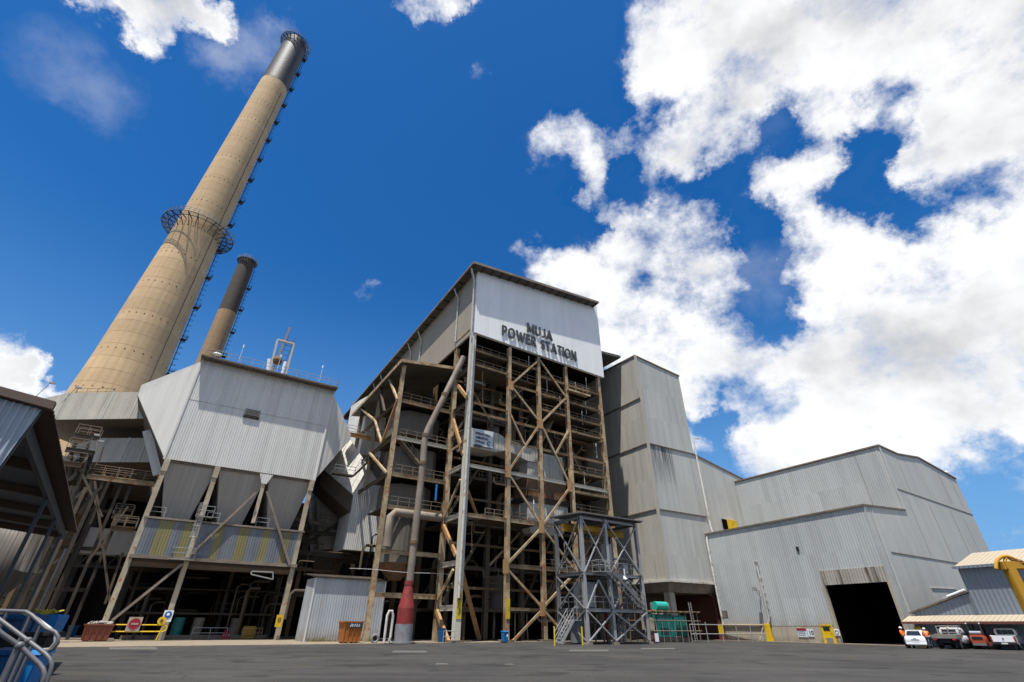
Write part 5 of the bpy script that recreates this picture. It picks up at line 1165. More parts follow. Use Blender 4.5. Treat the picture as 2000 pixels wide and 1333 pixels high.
part(MB().cyl((-1.7,-5.4,4.5),(-1.7,-7.1,5.05),.11,n=8),'tube_light','lamp_glass',LN); part(MB().box((-1.22,-4.2,0.2),(-1.25,-3.2,2.0)),'door','dark',LN)
# yellow bollards beneath the veranda corner
for i in range(4):
    x=-3.2+i*.12; 
    b=single(MB().cyl((-1.6-.25*i,-1.4-.25*i,.0),(-1.6-.25*i,-1.4-.25*i,1.75),.11,n=10).ball((-1.6-.25*i,-1.4-.25*i,1.75),.11,10,6),'bollard','yellow',FR,('leftmost','second from left','third from left','rightmost')[i]+' of the four yellow safety posts bunched under the veranda corner','bollard','yellow posts by the veranda',True)
# ================================================================ vehicles (local: x right, y forward (away), z up)
def veh(px,Y,yaw,name,label,cat):
    x=ray(px,1255)[0]/ray(px,1255)[1]*Y; F=Frame(x,Y,yaw); return F,thing(name,label,cat,F,(0,0,0))
def sec(y,hw,z0,z1,top=.86,n=0):
    h=z1-z0
    return [(-hw*.9,y,z0),(-hw,y,z0+h*.18),(-hw,y,z0+h*.6),(-hw*.96,y,z0+h*.85),(-hw*top,y,z1),(hw*top,y,z1),(hw*.96,y,z0+h*.85),(hw,y,z0+h*.6),(hw,y,z0+h*.18),(hw*.9,y,z0)]
def wheel(par,x,y,r=.32,w=.2,rimmat='chrome'):
    s=1 if x>0 else -1
    t=part(MB().cyl((x-w/2,y,r),(x+w/2,y,r),r,n=24),'wheel','black',par,True)
    part(MB().cyl((x+s*w*.42,y,r),(x+s*(w*.5+.012),y,r),r*.62,n=16),'rim',rimmat,t)
# hatchback
F,HB=veh(1789,53.5,-44,'hatchback','small white hatchback parked rear-on between the two workers','car')
body=part(MB().loft([sec(0,.74,.35,.92),sec(.08,.83,.28,1.0),sec(.5,.85,.22,1.02),sec(1.2,.85,.2,1.0),sec(2.6,.85,.2,.98),sec(3.2,.84,.22,.9),sec(3.8,.78,.25,.78),sec(4.0,.66,.32,.65)]),'body','carwhite',HB,True)
part(MB().loft([sec(.22,.66,1.0,1.05,.95),sec(.5,.66,.98,1.46,.84),sec(1.0,.68,.98,1.52,.84),sec(2.0,.68,.98,1.5,.84),sec(2.9,.62,.95,1.0,.9)]),'cabin','carwhite',HB,True)
part(MB().add([(-.6,.19,1.07),(.6,.19,1.07),(.5,.40,1.4),(-.5,.40,1.4),(-.6,.26,1.06),(.6,.26,1.06),(.5,.48,1.38),(-.5,.48,1.38)],[(0,1,2,3),(7,6,5,4),(0,4,5,1),(1,5,6,2),(2,6,7,3),(3,7,4,0)]),'rear_window','glass',HB)
for s in (-1,1):
    part(MB().hexa([(s*.70,.7,1.04),(s*.72,2.2,1.02),(s*.69,2.2,1.02),(s*.67,.7,1.04),(s*.60,.8,1.4),(s*.60,1.9,1.4),(s*.57,1.9,1.4),(s*.57,.8,1.4)]),'side_window','glass',HB)
    part(MB().hexa([(s*.62,-.0,.78),(s*.84,.12,.8),(s*.84,.25,.8),(s*.62,.1,.78),(s*.62,.03,.98),(s*.82,.14,1.02),(s*.8,.25,1.02),(s*.62,.12,.98)]),'tail_light','lens_red',HB)
    part(MB().box((s*.86,2.3,.98),(s*1.0,2.45,1.1)),'mirror','carwhite',HB)
part(MB().box((-.26,-.03,.5),(.26,.02,.62)),'number_plate','plate',HB); part(MB().box((-.8,-.06,.3),(.8,.12,.48)),'bumper','carwhite',HB,bevel=.04); part(MB().box((-.1,-.02,.83),(.1,.0,.87)),'badge','chrome',HB)
part(MB().box((-.5,.42,1.43),(.5,.55,1.48)),'spoiler','carwhite',HB); part(MB().box((-.3,-.02,.68),(.3,.02,.74)),'grip_strip','ink',HB)
for x in (-.72,.72):
    for y in (.65,3.1): wheel(HB,x,y,.3,.18)
def ute(px,Y,yaw,label,tray):
    F,U=veh(px,Y,yaw,'utility_truck',label,'utility truck')
    o=2.1
    part(MB().loft([sec(o-.2,.86,.55,1.1),sec(o+.6,.88,.45,1.15),sec(o+1.8,.88,.45,1.12),sec(o+2.6,.88,.45,1.05),sec(o+3.0,.84,.5,.95)]),'body','carwhite',U,True)
    part(MB().loft([sec(o-.15,.78,1.1,1.68,.84),sec(o+.2,.8,1.1,1.74,.82),sec(o+1.1,.8,1.1,1.74,.82),sec(o+1.9,.76,1.08,1.16,.9)]),'cabin','carwhite',U,True)
    wy=o-.19
    if tray:
        part(MB().box((-.56,wy-.03,1.22),(.56,wy+.0,1.6)),'rear_window','glass',U)
    else:
        for a,b in ((-.6,-.24),(-.21,.21),(.24,.6)): part(MB().box((a,wy-.03,1.22),(b,wy,1.6)),'rear_window','glass',U)
    for s in (-1,1):
        part(MB().hexa([(s*.825,o+.2,1.18),(s*.825,o+1.5,1.16),(s*.79,o+1.5,1.16),(s*.79,o+.2,1.18),(s*.69,o+.3,1.62),(s*.69,o+1.1,1.62),(s*.66,o+1.1,1.62),(s*.66,o+.3,1.62)]),'side_window','glass',U)
        part(MB().box((s*.88,o+1.5,1.15),(s*1.06,o+1.62,1.35)),'mirror','black',U)
    if tray:
        part(MB().box((-.98,-.1,.92),(.98,o-.3,1.0)).box((-.98,-.12,.86),(.98,-.06,1.14)).box((-.98,-.1,1.0),(-.94,o-.3,1.16)).box((.94,-.1,1.0),(.98,o-.3,1.16)),'tray','tray',U)
        m=MB(); 
        for x in (-.85,0,.85): m.beam((x,o-.35,1.),(x,o-.35,1.85),.06)
        for z in (1.35,1.6,1.85): m.beam((-.88,o-.35,z),(.88,o-.35,z),.06)
        m.beam((-.85,o-.35,1.85),(-.85,o+.6,1.88),.05).beam((.85,o-.35,1.85),(.85,o+.6,1.88),.05).beam((-.85,o+.6,1.88),(.85,o+.6,1.88),.05); part(m,'ladder_rack','galv',U)
        part(MB().box((-.4,0,.5),(.4,o,.85)),'chassis','black',U); part(MB().box((-.75,.1,1.0),(-.1,1.2,1.22)),'toolbox','tray',U)
        for s in (-1,1): part(MB().box((s*.6,-.14,.72),(s*.88,-.06,.84)),'tail_light','lens_red',U); part(MB().box((s*.66-.25,.4,.3),(s*.66+.25,.43,.8)),'mudflap','black',U)
        part(MB().cyl((0,o-.1,1.74),(0,o-.1,1.88),.08,n=10),'beacon','yellow',U)
    else:
        part(MB().box((-.86,.06,.55),(-.8,o-.2,1.15)).box((.8,.06,.55),(.86,o-.2,1.15)).box((-.86,.06,.5),(.86,o-.2,.7)),'tub','carwhite',U,bevel=.02)
        part(MB().box((-.8,-.02,.62),(.8,.06,1.12)),'tailgate','carwhite',U,bevel=.02); part(MB().box((-.86,-.12,.42),(.86,.04,.6)),'bumper','black',U,bevel=.02); part(MB().box((-.22,-.14,.46),(.22,-.12,.58)),'number_plate','plate',U)
        part(MB().ball((0,-.03,.9),.06,8,5),'badge','ink',U)
        for s in (-1,1): part(MB().box((s*.82-.07,-.04,.68),(s*.82+.06,.03,1.08)),'tail_light','lens_red',U)
    for x in (-.74,.74):
        for y in (.85,o+2.2): wheel(U,x,y,.37,.24)
    return U
ute(1848,52.5,-54,'white flatbed utility truck with grey tray and ladder rack, between worker and forklift',True)
ute(1962,51.0,-52,'white double-cab pickup truck with closed tailgate, rightmost vehicle in the row',False)
# forklift
F,FL=veh(1912,52.5,-50,'forklift','red-orange forklift with silver gas bottle, rear to the yard, between the two trucks','forklift')
part(MB().loft([sec(0,.5,.35,1.05,.8),sec(.15,.58,.3,1.12,.85),sec(.8,.6,.3,1.1,.9),sec(2.,.58,.3,.8,.9)]),'body','forklift',FL,True)
part(MB().box((-.4,-.03,.78),(.4,.03,1.02)),'grille','black',FL,bevel=.03); part(MB().box((-.5,-.03,.3),(.5,.1,.5)),'counterweight_base','galv_dark',FL)
part(MB().cyl((-.42,.25,1.32),(.42,.25,1.32),.17,n=16),'gas_bottle','chrome',FL,True)
m=MB()
for s in (-1,1): m.beam((s*.5,.35,1.1),(s*.48,.6,2.05),.08).beam((s*.48,.6,2.05),(s*.48,1.7,2.1),.08).beam((s*.48,1.7,2.1),(s*.5,2.,.8),.08)
for i in range(5): m.beam((-.48,.6+i*.27,2.06),(.48,.6+i*.27,2.06),.06)
part(m,'overhead_guard','black',FL); part(MB().beam((-.35,2.2,.1),(-.35,2.2,2.2),.12).beam((.35,2.2,.1),(.35,2.2,2.2),.12).beam((-.35,2.2,2.1),(.35,2.2,2.1),.1),'mast','black',FL); part(MB().box((-.3,.9,.9),(.3,1.3,1.6)),'seat','black',FL,bevel=.04)
for s in (-1,1): wheel(FL,s*.5,.45,.27,.2,'forklift'); wheel(FL,s*.52,1.8,.32,.24,'forklift'); part(MB().box((s*.5-.05,.5,2.05),(s*.5+.05,.6,2.15)),'work_lamp','lamp_glass',FL)
CB=thing('wheel_trolley','low red trolley with a wheel between forklift and pickup','trolley',Frame(ray(1938,1258)[0]/ray(1938,1258)[1]*52,52,0),(0,0,0))
part(MB().box((-.25,0,.3),(.25,.6,.6)),'bed','redbrown',CB); wheel(CB,.0,.2,.25,.14)
# ================================================================ people
def person(px,Y,yaw,label,pose):
    x=ray(px,1255)[0]/ray(px,1255)[1]*Y; F=Frame(x,Y,yaw); T=thing('person',label,'person',F,(0,0,0))
    J=dict(pel=(0,0,.95),sp=(0,.02,1.15),ch=(0,.03,1.36),nk=(0,.03,1.5),hd=(0,.02,1.62),ht=(0,.03,1.72),
      lh=(-.1,0,.9),lk=(-.12,-.03,.5),la=(-.12,.03,.09),lt=(-.14,-.17,.04),rh=(.1,0,.9),rk=(.13,.0,.5),ra=(.14,.06,.09),rt=(.17,-.13,.04),
      ls=(-.2,.03,1.42),le=(-.26,.02,1.14),lw=(-.2,-.16,.95),rs=(.2,.03,1.42),re=(.27,.03,1.14),rw=(.2,-.16,.98))
    J.update(pose)
    def skin(name,chain,rad,mat,par,sub=1):
        names=[];edges=[]
        for ch in chain:
            for a in ch:
                if a not in names: names.append(a)
            for a,b in zip(ch,ch[1:]): edges.append((names.index(a),names.index(b)))
        me=bpy.data.meshes.new(name); me.from_pydata([Vector(J[a]) for a in names],edges,[]); o=bpy.data.objects.new(name,me); COL.objects.link(o)
        md=o.modifiers.new('s','SKIN'); sv=me.skin_vertices[0].data
        for i,a in enumerate(names): r=rad[a]; sv[i].radius=(r,r) if not isinstance(r,tuple) else r; sv[i].use_root=(i==0)
        md2=o.modifiers.new('d','SUBSURF'); md2.levels=sub; md2.render_levels=sub
        bpy.context.view_layer.update(); m2=bpy.data.meshes.new_from_object(o.evaluated_get(bpy.context.evaluated_depsgraph_get())); bpy.data.objects.remove(o)
        m2.name=name; m2.materials.clear(); m2.materials.append(M[mat])
        for p in m2.polygons: p.use_smooth=True
        return m2
    def fin(m2,name,par):
        o=bpy.data.objects.new(name,m2); COL.objects.link(o); o.parent=par; OFF[o]=Vector((0,0,0)); return o
    # fingers as joints
    ch=[('pel','sp','ch','nk','hd','ht'),('pel','lh','lk','la','lt'),('pel','rh','rk','ra','rt'),('ch','ls','le','lw','lp'),('ch','rs','re','rw','rp')]
    R=dict(pel=(.14,.1),sp=(.14,.095),ch=(.17,.11),nk=.052,hd=(.078,.09),ht=(.06,.07),lh=.085,rh=.085,lk=.06,rk=.06,la=.04,ra=.04,lt=.035,rt=.035,ls=.055,rs=.055,le=.04,re=.04,lw=.027,rw=.027,lp=.03,rp=.03)
    for s in 'lr':
        w=Vector(J[s+'w']); e=Vector(J[s+'e']); d=(w-e).normalized(); J[s+'p']=tuple(w+d*.07)
        side=d.cross(Vector((0,0,1))).normalized()
        for k in range(4):
            b=w+d*.09+side*(k-1.5)*.02; J[s+'f%da'%k]=tuple(b); J[s+'f%db'%k]=tuple(b+d*.04+Vector((0,0,-.008))); J[s+'f%dc'%k]=tuple(b+d*(.06+.008*(k in(1,2)))+Vector((0,0,-.025)))
            ch.append((s+'p',s+'f%da'%k,s+'f%db'%k,s+'f%dc'%k)); 
            for q in 'abc': R[s+'f%d%s'%(k,q)]=.0085
        J[s+'ta']=tuple(w+d*.05+side*.035); J[s+'tb']=tuple(w+d*.08+side*.055); ch.append((s+'p',s+'ta',s+'tb')); R[s+'ta']=.011;R[s+'tb']=.0095
    body=fin(skin('body',ch,R,'skin',T),'body',T)
    hd=Vector(J['hd']); f=Vector((0,-1,0))
    part(MB().ball(hd+Vector((0,-.09,-.01)),.018,6,5).ball(hd+Vector((-.08,0,-.005)),.025,6,5,(.4,1,1)).ball(hd+Vector((.08,0,-.005)),.025,6,5,(.4,1,1)),'nose_and_ears','skin',body,True)
    part(MB().ball(hd+Vector((-.032,-.082,.02)),.011,6,5).ball(hd+Vector((.032,-.082,.02)),.011,6,5).box(tuple(hd+Vector((-.025,-.088,-.05))),tuple(hd+Vector((.025,-.08,-.043)))),'eyes_and_mouth','hair',body)
    part(MB().ball(hd+Vector((0,.03,.03)),.095,12,8,(.9,.95,.9)),'hair','hair',body,True)
    part(MB().ball(hd+Vector((0,.01,.075)),.125,16,8,(.95,1.1,.85)).cyl(tuple(hd+Vector((0,-.03,.07))),tuple(hd+Vector((0,-.03,.085))),.15,n=18),'helmet','helmet',T,True)
    R2=dict(R); R2.update(pel=(.155,.115),sp=(.165,.12),ch=(.19,.13),nk=.06,ls=.075,rs=.075,le=.058,re=.058,lw=.045,rw=.045)
    fin(skin('shirt',[('pel','sp','ch','nk'),('ch','ls','le','lw'),('ch','rs','re','rw')],R2,'hivis',T),'shirt',T)
    R3=dict(R); R3.update(pel=(.165,.125),lh=.105,rh=.105,lk=.08,rk=.08,la=.065,ra=.065)
    fin(skin('trousers',[('pel','lh','lk','la'),('pel','rh','rk','ra')],R3,'navy',T),'trousers',T)
    for s in 'lr': part(MB().tube([Vector(J[s+'a'])+Vector((0,.03,-.03)),Vector(J[s+'t'])],[.06,.045],8),'boot','boot',T,True)
    # reflective bands
    return T
person(1769,54.5,20,'person in orange shirt and white helmet standing left of the white hatchback',dict(le=(-.3,-.05,1.16),lw=(-.12,-.25,1.12),re=(.3,-.02,1.18),rw=(.14,-.24,1.14)))
person(1815,53.,150,'person in orange shirt and white helmet leaning between the hatchback and the flatbed truck',dict(sp=(0,-.06,1.14),ch=(0,-.14,1.32),nk=(0,-.2,1.43),hd=(0,-.26,1.54),ht=(0,-.28,1.64),ls=(-.2,-.15,1.36),rs=(.2,-.15,1.36),le=(-.28,-.3,1.12),lw=(-.2,-.5,1.1),re=(.28,-.3,1.12),rw=(.2,-.5,1.1)))
# ================================================================ small things in the yard
def bin_(F,u,w,h,wd,mat,label,group=None,name='wheelie_bin',lean=0):
    T=thing(name,label,'bin',F,(u,w,0),group)
    part(MB().hexa([(u-wd*.4,w-wd*.4,.08),(u+wd*.4,w-wd*.4,.08),(u+wd*.4,w+wd*.4,.08),(u-wd*.4,w+wd*.4,.08),(u-wd*.5,w-wd*.5,h*.92),(u+wd*.5,w-wd*.5,h*.92),(u+wd*.5,w+wd*.5,h*.92),(u-wd*.5,w+wd*.5,h*.92)]),'body',mat,T,bevel=.02)
    part(MB().hexa([(u-wd*.55,w-wd*.58,h*.92),(u+wd*.55,w-wd*.58,h*.92),(u+wd*.55,w+wd*.6,h*.95),(u-wd*.55,w+wd*.6,h*.95),(u-wd*.5,w-wd*.5,h),(u+wd*.5,w-wd*.5,h),(u+wd*.5,w+wd*.55,h*1.03),(u-wd*.5,w+wd*.55,h*1.03)]),'lid',mat,T,bevel=.015)
    part(MB().cyl((u-wd*.42,w+wd*.45,.1),(u-wd*.34,w+wd*.45,.1),.1,n=12).cyl((u+wd*.34,w+wd*.45,.1),(u+wd*.42,w+wd*.45,.1),.1,n=12),'wheels','black',T)
    part(MB().cyl((u-wd*.4,w+wd*.66,h*.9),(u+wd*.4,w+wd*.66,h*.9),.018,n=6),'handle','black',T)
    return T
u,w=FT.G(986,1256.5); u=FT.W(986,1240,-1.2)[0]
b=bin_(FT,u,-1.2,1.1,.62,'blue','blue wheelie bin with white sticker at the foot of the second front column'); part(MB().box((u+.02,-1.56,.55),(u+.2,-1.54,.8)),'sticker','lamp_glass',b)
u=FT.W(863,1240,1)[0]; T=thing('drum','dark blue drum beside the ochre brace at the left corner column','drum',FT,(u,1,0)); part(MB().cyl((u,1,.07),(u,1,1.3),.42,n=20),'shell','blue_dk',T,True); part(MB().cyl((u,1,1.3),(u,1,1.34),.44,n=20),'lid','blue_dk',T,True)
u,w=FE.G(135,1246); 
T=thing('tub_bin','bright blue plastic bin standing alone at the kerb left of the rubble skip','bin',FE,(u,w,0))
part(MB().cyl((u,w,.02),(u,w,1.25),.42,.52,20),'body','blue',T,True); part(MB().cyl((u,w,1.25),(u,w,1.33),.6,n=20),'rim','blue',T,True)
# skips
def skip(F,u0,u1,w,d,h,mat,label,cat='skip bin'):
    T=thing('skip_bin',label,cat,F,((u0+u1)/2,w,0)); t=.06;ins=(u1-u0)*.08
    def wall(a,b,c,e): return a
    m=MB()
    bo=[(u0+ins,w+ins*.5),(u1-ins,w+ins*.5),(u1-ins,w+d-ins*.5),(u0+ins,w+d-ins*.5)]; to=[(u0,w),(u1,w),(u1,w+d),(u0,w+d)]
    bi=[(u0+ins+t,w+ins*.5+t),(u1-ins-t,w+ins*.5+t),(u1-ins-t,w+d-ins*.5-t),(u0+ins+t,w+d-ins*.5-t)]; ti=[(u0+t,w+t),(u1-t,w+t),(u1-t,w+d-t),(u0+t,w+d-t)]
    m.loft([[(x,y,.15) for x,y in bo],[(x,y,h) for x,y in to],[(x,y,h) for x,y in ti],[(x,y,.3) for x,y in bi]]); part(m,'body',mat,T)
    part(MB().beam((u0-.05,w-.03,h),(u1+.05,w-.03,h),.12,.12).beam((u0-.05,w+d+.03,h),(u1+.05,w+d+.03,h),.12,.12).beam((u0-.03,w,h),(u0-.03,w+d,h),.12,.12).beam((u1+.03,w,h),(u1+.03,w+d,h),.12,.12),'rim',mat,T)
    m=MB()
    for i in range(5): x=u0+ins+(u1-u0-2*ins)*i/4; m.beam((x,w+ins*.4,.2),(u0+(u1-u0)*(.04+.92*i/4),w-.03,h-.05),.1,.08)
    part(m,'ribs',mat,T); part(MB().box((u0+.3,w+.1,.0),(u0+.6,w+.3,.18)).box((u1-.6,w+.1,.0),(u1-.3,w+.3,.18)).box((u0+.3,w+d-.3,.0),(u0+.6,w+d-.1,.18)).box((u1-.6,w+d-.3,.0),(u1-.3,w+d-.1,.18)),'feet','black',T)
    return T
a=FT.W(669,1240,.5)[0];b=FT.W(707,1240,.5)[0]
S=skip(FT,a,b,.5,1.8,1.85,'orange_skip','rusty orange waste skip with scrawled dark band in front of the white shed')
part(MB().box((a+.5,.42,1.35),(b-.1,.47,1.75)),'dark_band','ink',S)
m=MB(); x=a+.6
random.seed(2)
while x<b-.3:
    m.beam((x,.41,1.42),(x+random.uniform(-.05,.12),.41,1.68),.035); m.beam((x,.41,random.choice((1.45,1.55,1.65))),(x+.12,.41,random.choice((1.45,1.55,1.66))),.03); x+=.21
part(m,'scrawl','lamp_glass',S)
w_=-2.0; a=FE.W(158,1240,w_)[0];b=FE.W(216,1240,w_)[0]
S=skip(FE,a,b,w_,2.,1.45,'brown_skip','red-brown open skip heaped with rubble at the left precipitator leg')
m=MB(); random.seed(8)
for k in range(60): 
    r=random.uniform(.08,.2); m.ball((random.uniform(a+.3,b-.3),random.uniform(w_+.3,w_+1.7),1.35+random.uniform(-.05,.3)),r,6,4,(random.uniform(.6,1.6),1,random.uniform(.5,1)))
r_=part(m,'rubble_heap','rubble',S)
# tyre
u=FT.W(733,1240,.8)[0]; T=thing('tyre','worn tyre leaning at the right corner of the white shed','tyre',FT,(u,.8,0))
ring=[(u+.32*cos(t*pi/12),.8,.42+.32*sin(t*pi/12)) for t in range(25)]
part(MB().tube(ring,.11,8),'tread','grey_base',T,True); part(MB().cyl((u,.78,.42),(u,.84,.42),.22,n=14),'hub','black',T)
single(MB().tube([(u-2.9+i*.05,.6+.2*sin(i),.1) for i in range(3)],.1,6).tube([(u-11,1.4,.1),(u-11,1.4,1.6)],.07,6),'marker_post','rail',FT,'thin grey stake against the lower left of the white shed','post') if 0 else None
# weeds at the base of shed
m=MB(); random.seed(4)
for k in range(500):
    u=random.uniform(-13.8,-6.2); w=sw-.05-random.random()*.5; h=random.uniform(.1,.45)*(1.2 if u>-8.5 or u<-12 else .5)
    a=random.uniform(0,6.28); dx=.08*cos(a);dy=.08*sin(a); m.add([(u-.02,w,.06),(u+.02,w,.06),(u+dx,w+dy,.06+h)],[(0,1,2)])
o=m.build('weeds','weed',None); o.location=(FT.x,FT.y,0); o.rotation_euler=(0,0,FT.a); tag(o,'dry weeds and litter along the foot of the white shed','weeds',kind='stuff')
# yellow boom gate rail with round red sign
BGt=thing('barrier_rail','yellow looped barrier rail between skip and second leg','barrier',FE,(2,-.9,0))
w_=-.9
P=lambda x,y:Vector(FE.Wp(x,y,w_))
a,b=P(218,1216),P(322,1219); za=1.45;zb_=.95
l0=a.x;l1=b.x
part(MB().tube([(l0,w_,za),(l1,w_,za),(l1+.25,w_,za-.12),(l1+.3,w_,(za+zb_)/2),(l1+.25,w_,zb_-.0),(l1,w_,zb_-.08),(l0,w_,zb_-.08)],.055,8),'loop','yellow',BGt,True)
part(MB().cyl((l0+.1,w_,.1),(l0+.1,w_,za),.06,n=8).cyl((l1-.3,w_,.1),(l1-.1,w_,za),.07,n=8),'post','yellow',BGt,True)
SS=thing('stop_sign','white square board with a faded red disc hung on the yellow barrier','sign',FE,P(263,1245)); c_=P(263,1219)
part(MB().box((c_.x-.62,w_-.12,c_.z-.65),(c_.x+.55,w_-.07,c_.z+.6)),'board','tank',SS); part(MB().cyl((c_.x,w_-.15,c_.z),(c_.x,w_-.125,c_.z),.48,n=24),'disc','signred',SS); part(MB().box((c_.x-.3,w_-.17,c_.z-.07),(c_.x+.3,w_-.155,c_.z+.07)),'bar','tank',SS)
c_=P(328,1203); SS=thing('helmet_sign','white board with a blue disc fixed to the second precipitator leg','sign',FE,c_); 
part(MB().box((c_.x-.42,w_+.2,c_.z-.55),(c_.x+.42,w_+.25,c_.z+.5)),'board','lamp_glass',SS); part(MB().cyl((c_.x,w_+.17,c_.z+.08),(c_.x,w_+.195,c_.z+.08),.33,n=24),'disc','signblue',SS); part(MB().ball((c_.x,w_+.16,c_.z+.1),.14,8,6,(1,.2,1)),'pictogram','lamp_glass',SS)
c_=P(316,1213); YB_=thing('hose_reel','round yellow hose reel at the second precipitator leg','reel',FE,c_); part(MB().cyl((c_.x,w_-.1,c_.z),(c_.x,w_+.1,c_.z),.38,n=20),'reel','yellow',YB_,True); part(MB().cyl((c_.x,w_-.14,c_.z),(c_.x,w_-.11,c_.z),.14,n=12),'hub','redbrown',YB_)
c_=Vector(FE.Wp(545,1213,-.7)); SS=thing('ear_sign','yellow rectangular warning plate on the right precipitator leg','sign',FE,c_); part(MB().box((c_.x-.35,-.75,c_.z-.6),(c_.x+.35,-.7,c_.z+.6)),'plate','yellow',SS); part(MB().tube([(c_.x+.16*cos(t/6*pi),-.77,c_.z+.15+.16*sin(t/6*pi)) for t in range(13)],.03,5),'symbol','ink',SS)
for k,(px,l) in enumerate(((438,'red and white traffic cone, left of the pair deep under the precipitator'),(447,'red and white traffic cone, right of the pair deep under the precipitator'))):
    u=FE.W(px,1240,2.5)[0]; T=thing('traffic_cone',l,'cone',FE,(u,2.5,.1),'traffic cones'); part(MB().cyl((u,2.5,.14),(u,2.5,1.0),.22,.04,14),'cone','signred',T,True); part(MB().cyl((u,2.5,.5),(u,2.5,.7),.145,.1,14),'stripe','lamp_glass',T,True); part(MB().box((u-.28,2.22,.1),(u+.28,2.78,.14)),'base','signred',T)
u=FE.W(485,1240,3)[0]; T=thing('yellow_crate','yellow slatted crate in the dark under the precipitator','crate',FE,(u,3,.1)); m=MB()
for i in range(4): m.box((u-.6,2.95,.15+i*.3),(u+.6,3.0,.35+i*.3))
part(m,'slats','yellow_dirty',T); part(MB().box((u-.62,3.0,.1),(u-.52,3.8,1.4)).box((u+.52,3.0,.1),(u+.62,3.8,1.4)).box((u-.5,3.72,.1),(u+.5,3.8,1.4)),'frame','yellow_dirty',T)
# low yellow hoop rail at the corner column
T=thing('hoop_rail','small white pipe guard between the ochre brace and the pale corner column','guard rail',FT,(-1,-1,0)); part(MB().tube([(-1.9,-.9,.1),(-1.9,-.9,1.1),(-.6,-.9,1.1),(-.6,-.9,.1)],.04,6).tube([(-1.9,-.9,.6),(-.6,-.9,.6)],.04,6),'hoop','rail',T,True)
for k,(px,py) in enumerate(((1083,1256),(1137,1260))):
    u,w=FG.W(px,1240,-1.)[0],-1.; single(MB().cyl((u,w,0),(u,w,1.6),.08,n=10),'bollard','yellow_tag',FG,('thin yellow marker post left of the platform tower','thin yellow marker post by the front corner of the platform tower')[k],'bollard','yellow marker posts',True)
# ================================================================ near shelter on the left
u1v=Vector((-.0,0,0))
a=at(105,790,9.3); b=at(150,1042,25.5); a.z=b.z=5.5
yaw=degrees(atan2(-(b.x-a.x),(b.y-a.y))); FS=Frame(a.x,a.y,yaw); L=(b-a).length
SH=thing('open_shelter','near open-sided shelter with corrugated gable and slender slate posts at the left edge','shelter',FS,(0,0,0))
# roof sheet (pitched up to the left), eave along u=0
m=MB(); n=int(L/.14); rise=.10
W_=9.
vs=[];fs=[]
for i in range(n+1):
    y=L*i/n; dz=.03*sin(i*pi)
    dz=.035 if i%2 else -.0
    vs+=[(0,y,5.52+dz),(-W_,y,5.52+dz+W_*rise),(0,y,5.49+dz),(-W_,y,5.49+dz+W_*rise)]
for i in range(n):
    o=i*4; fs+=[(o,o+4,o+5,o+1),(o+2,o+3,o+7,o+6),(o,o+2,o+6,o+4)]
part(m.add(vs,fs),'roof_sheet','awn_fascia',SH)
part(MB().box((-.48,.35,5.12),(-.36,L-.1,5.4)),'eave_beam','awn_steel',SH)
part(MB().hexa([(-W_,.25,5.35+W_*rise),(-.5,.25,5.42),(-.5,L-.1,5.42),(-W_,L-.1,5.35+W_*rise),(-W_,.25,5.4+W_*rise),(-.5,.25,5.47),(-.5,L-.1,5.47),(-W_,L-.1,5.4+W_*rise)]),'ceiling','awn_under',SH)
for y in (.3,5.,9.,13.,16.6,L-.4):
    part(MB().hexa([(-W_,y,5.1+W_*rise),(-.5,y,5.16),(-.5,y+.15,5.16),(-W_,y+.15,5.1+W_*rise),(-W_,y,5.34+W_*rise),(-.5,y,5.41),(-.5,y+.15,5.41),(-W_,y+.15,5.34+W_*rise)]),'rafter','awn_fascia',SH)
for px in (108,122,133,141):
    w=FS.U(px,ray and 990,-.3)[0]
for px,py in ((108,940),(122,985),(133,1015),(141,1045)):
    w=FS.U(px,py,-.42)[0]; part(MB().box((-.47,w-.05,0),(-.37,w+.05,5.11)),'post','awn_steel',SH)
# gable: front fascia + raked corrugated triangle (real corrugation)
part(MB().prism([(0.02,-.05,5.45),(-W_,-.05,5.45+W_*rise),(-W_,-.05,5.62+W_*rise),(0.02,-.05,5.62)],(0,.2,0)),'gable_fascia','awn_fascia',SH)
A_=Vector(FS.Wp(84,792,0)); B_=Vector(FS.Wp(0,906,0)); sl=(A_.z-B_.z)/(A_.x-B_.x)
vs=[];fs=[];i=0;u=A_.x
m=MB()
n=int((W_+A_.x)/.02)
for i in range(n+1):
    u=A_.x-.02*i; zt_=5.43-u*rise; zb_=A_.z+(u-A_.x)*sl; zb_=max(zb_,.3); ph=.022*sin(i*2*pi/6)
    vs+=[(u,.10+ph,zt_),(u,.10+ph,min(zb_,zt_-.01))]
for i in range(n): fs.append((i*2,i*2+1,i*2+3,i*2+2))
part(m.add(vs,fs),'gable_sheet','awn',SH,True)
part(MB().beam((A_.x,.2,A_.z),(A_.x-4,.2,A_.z-4*sl),.04,.06).beam((A_.x-.1,.4,5.3),(A_.x-.12,.4,5.1),.05),'raking_trim','awn_steel',SH)
part(MB().beam((-.8,.9,5.1),(-3.9,.9,1.3),.07,.09),'brace','awn_steel',SH)
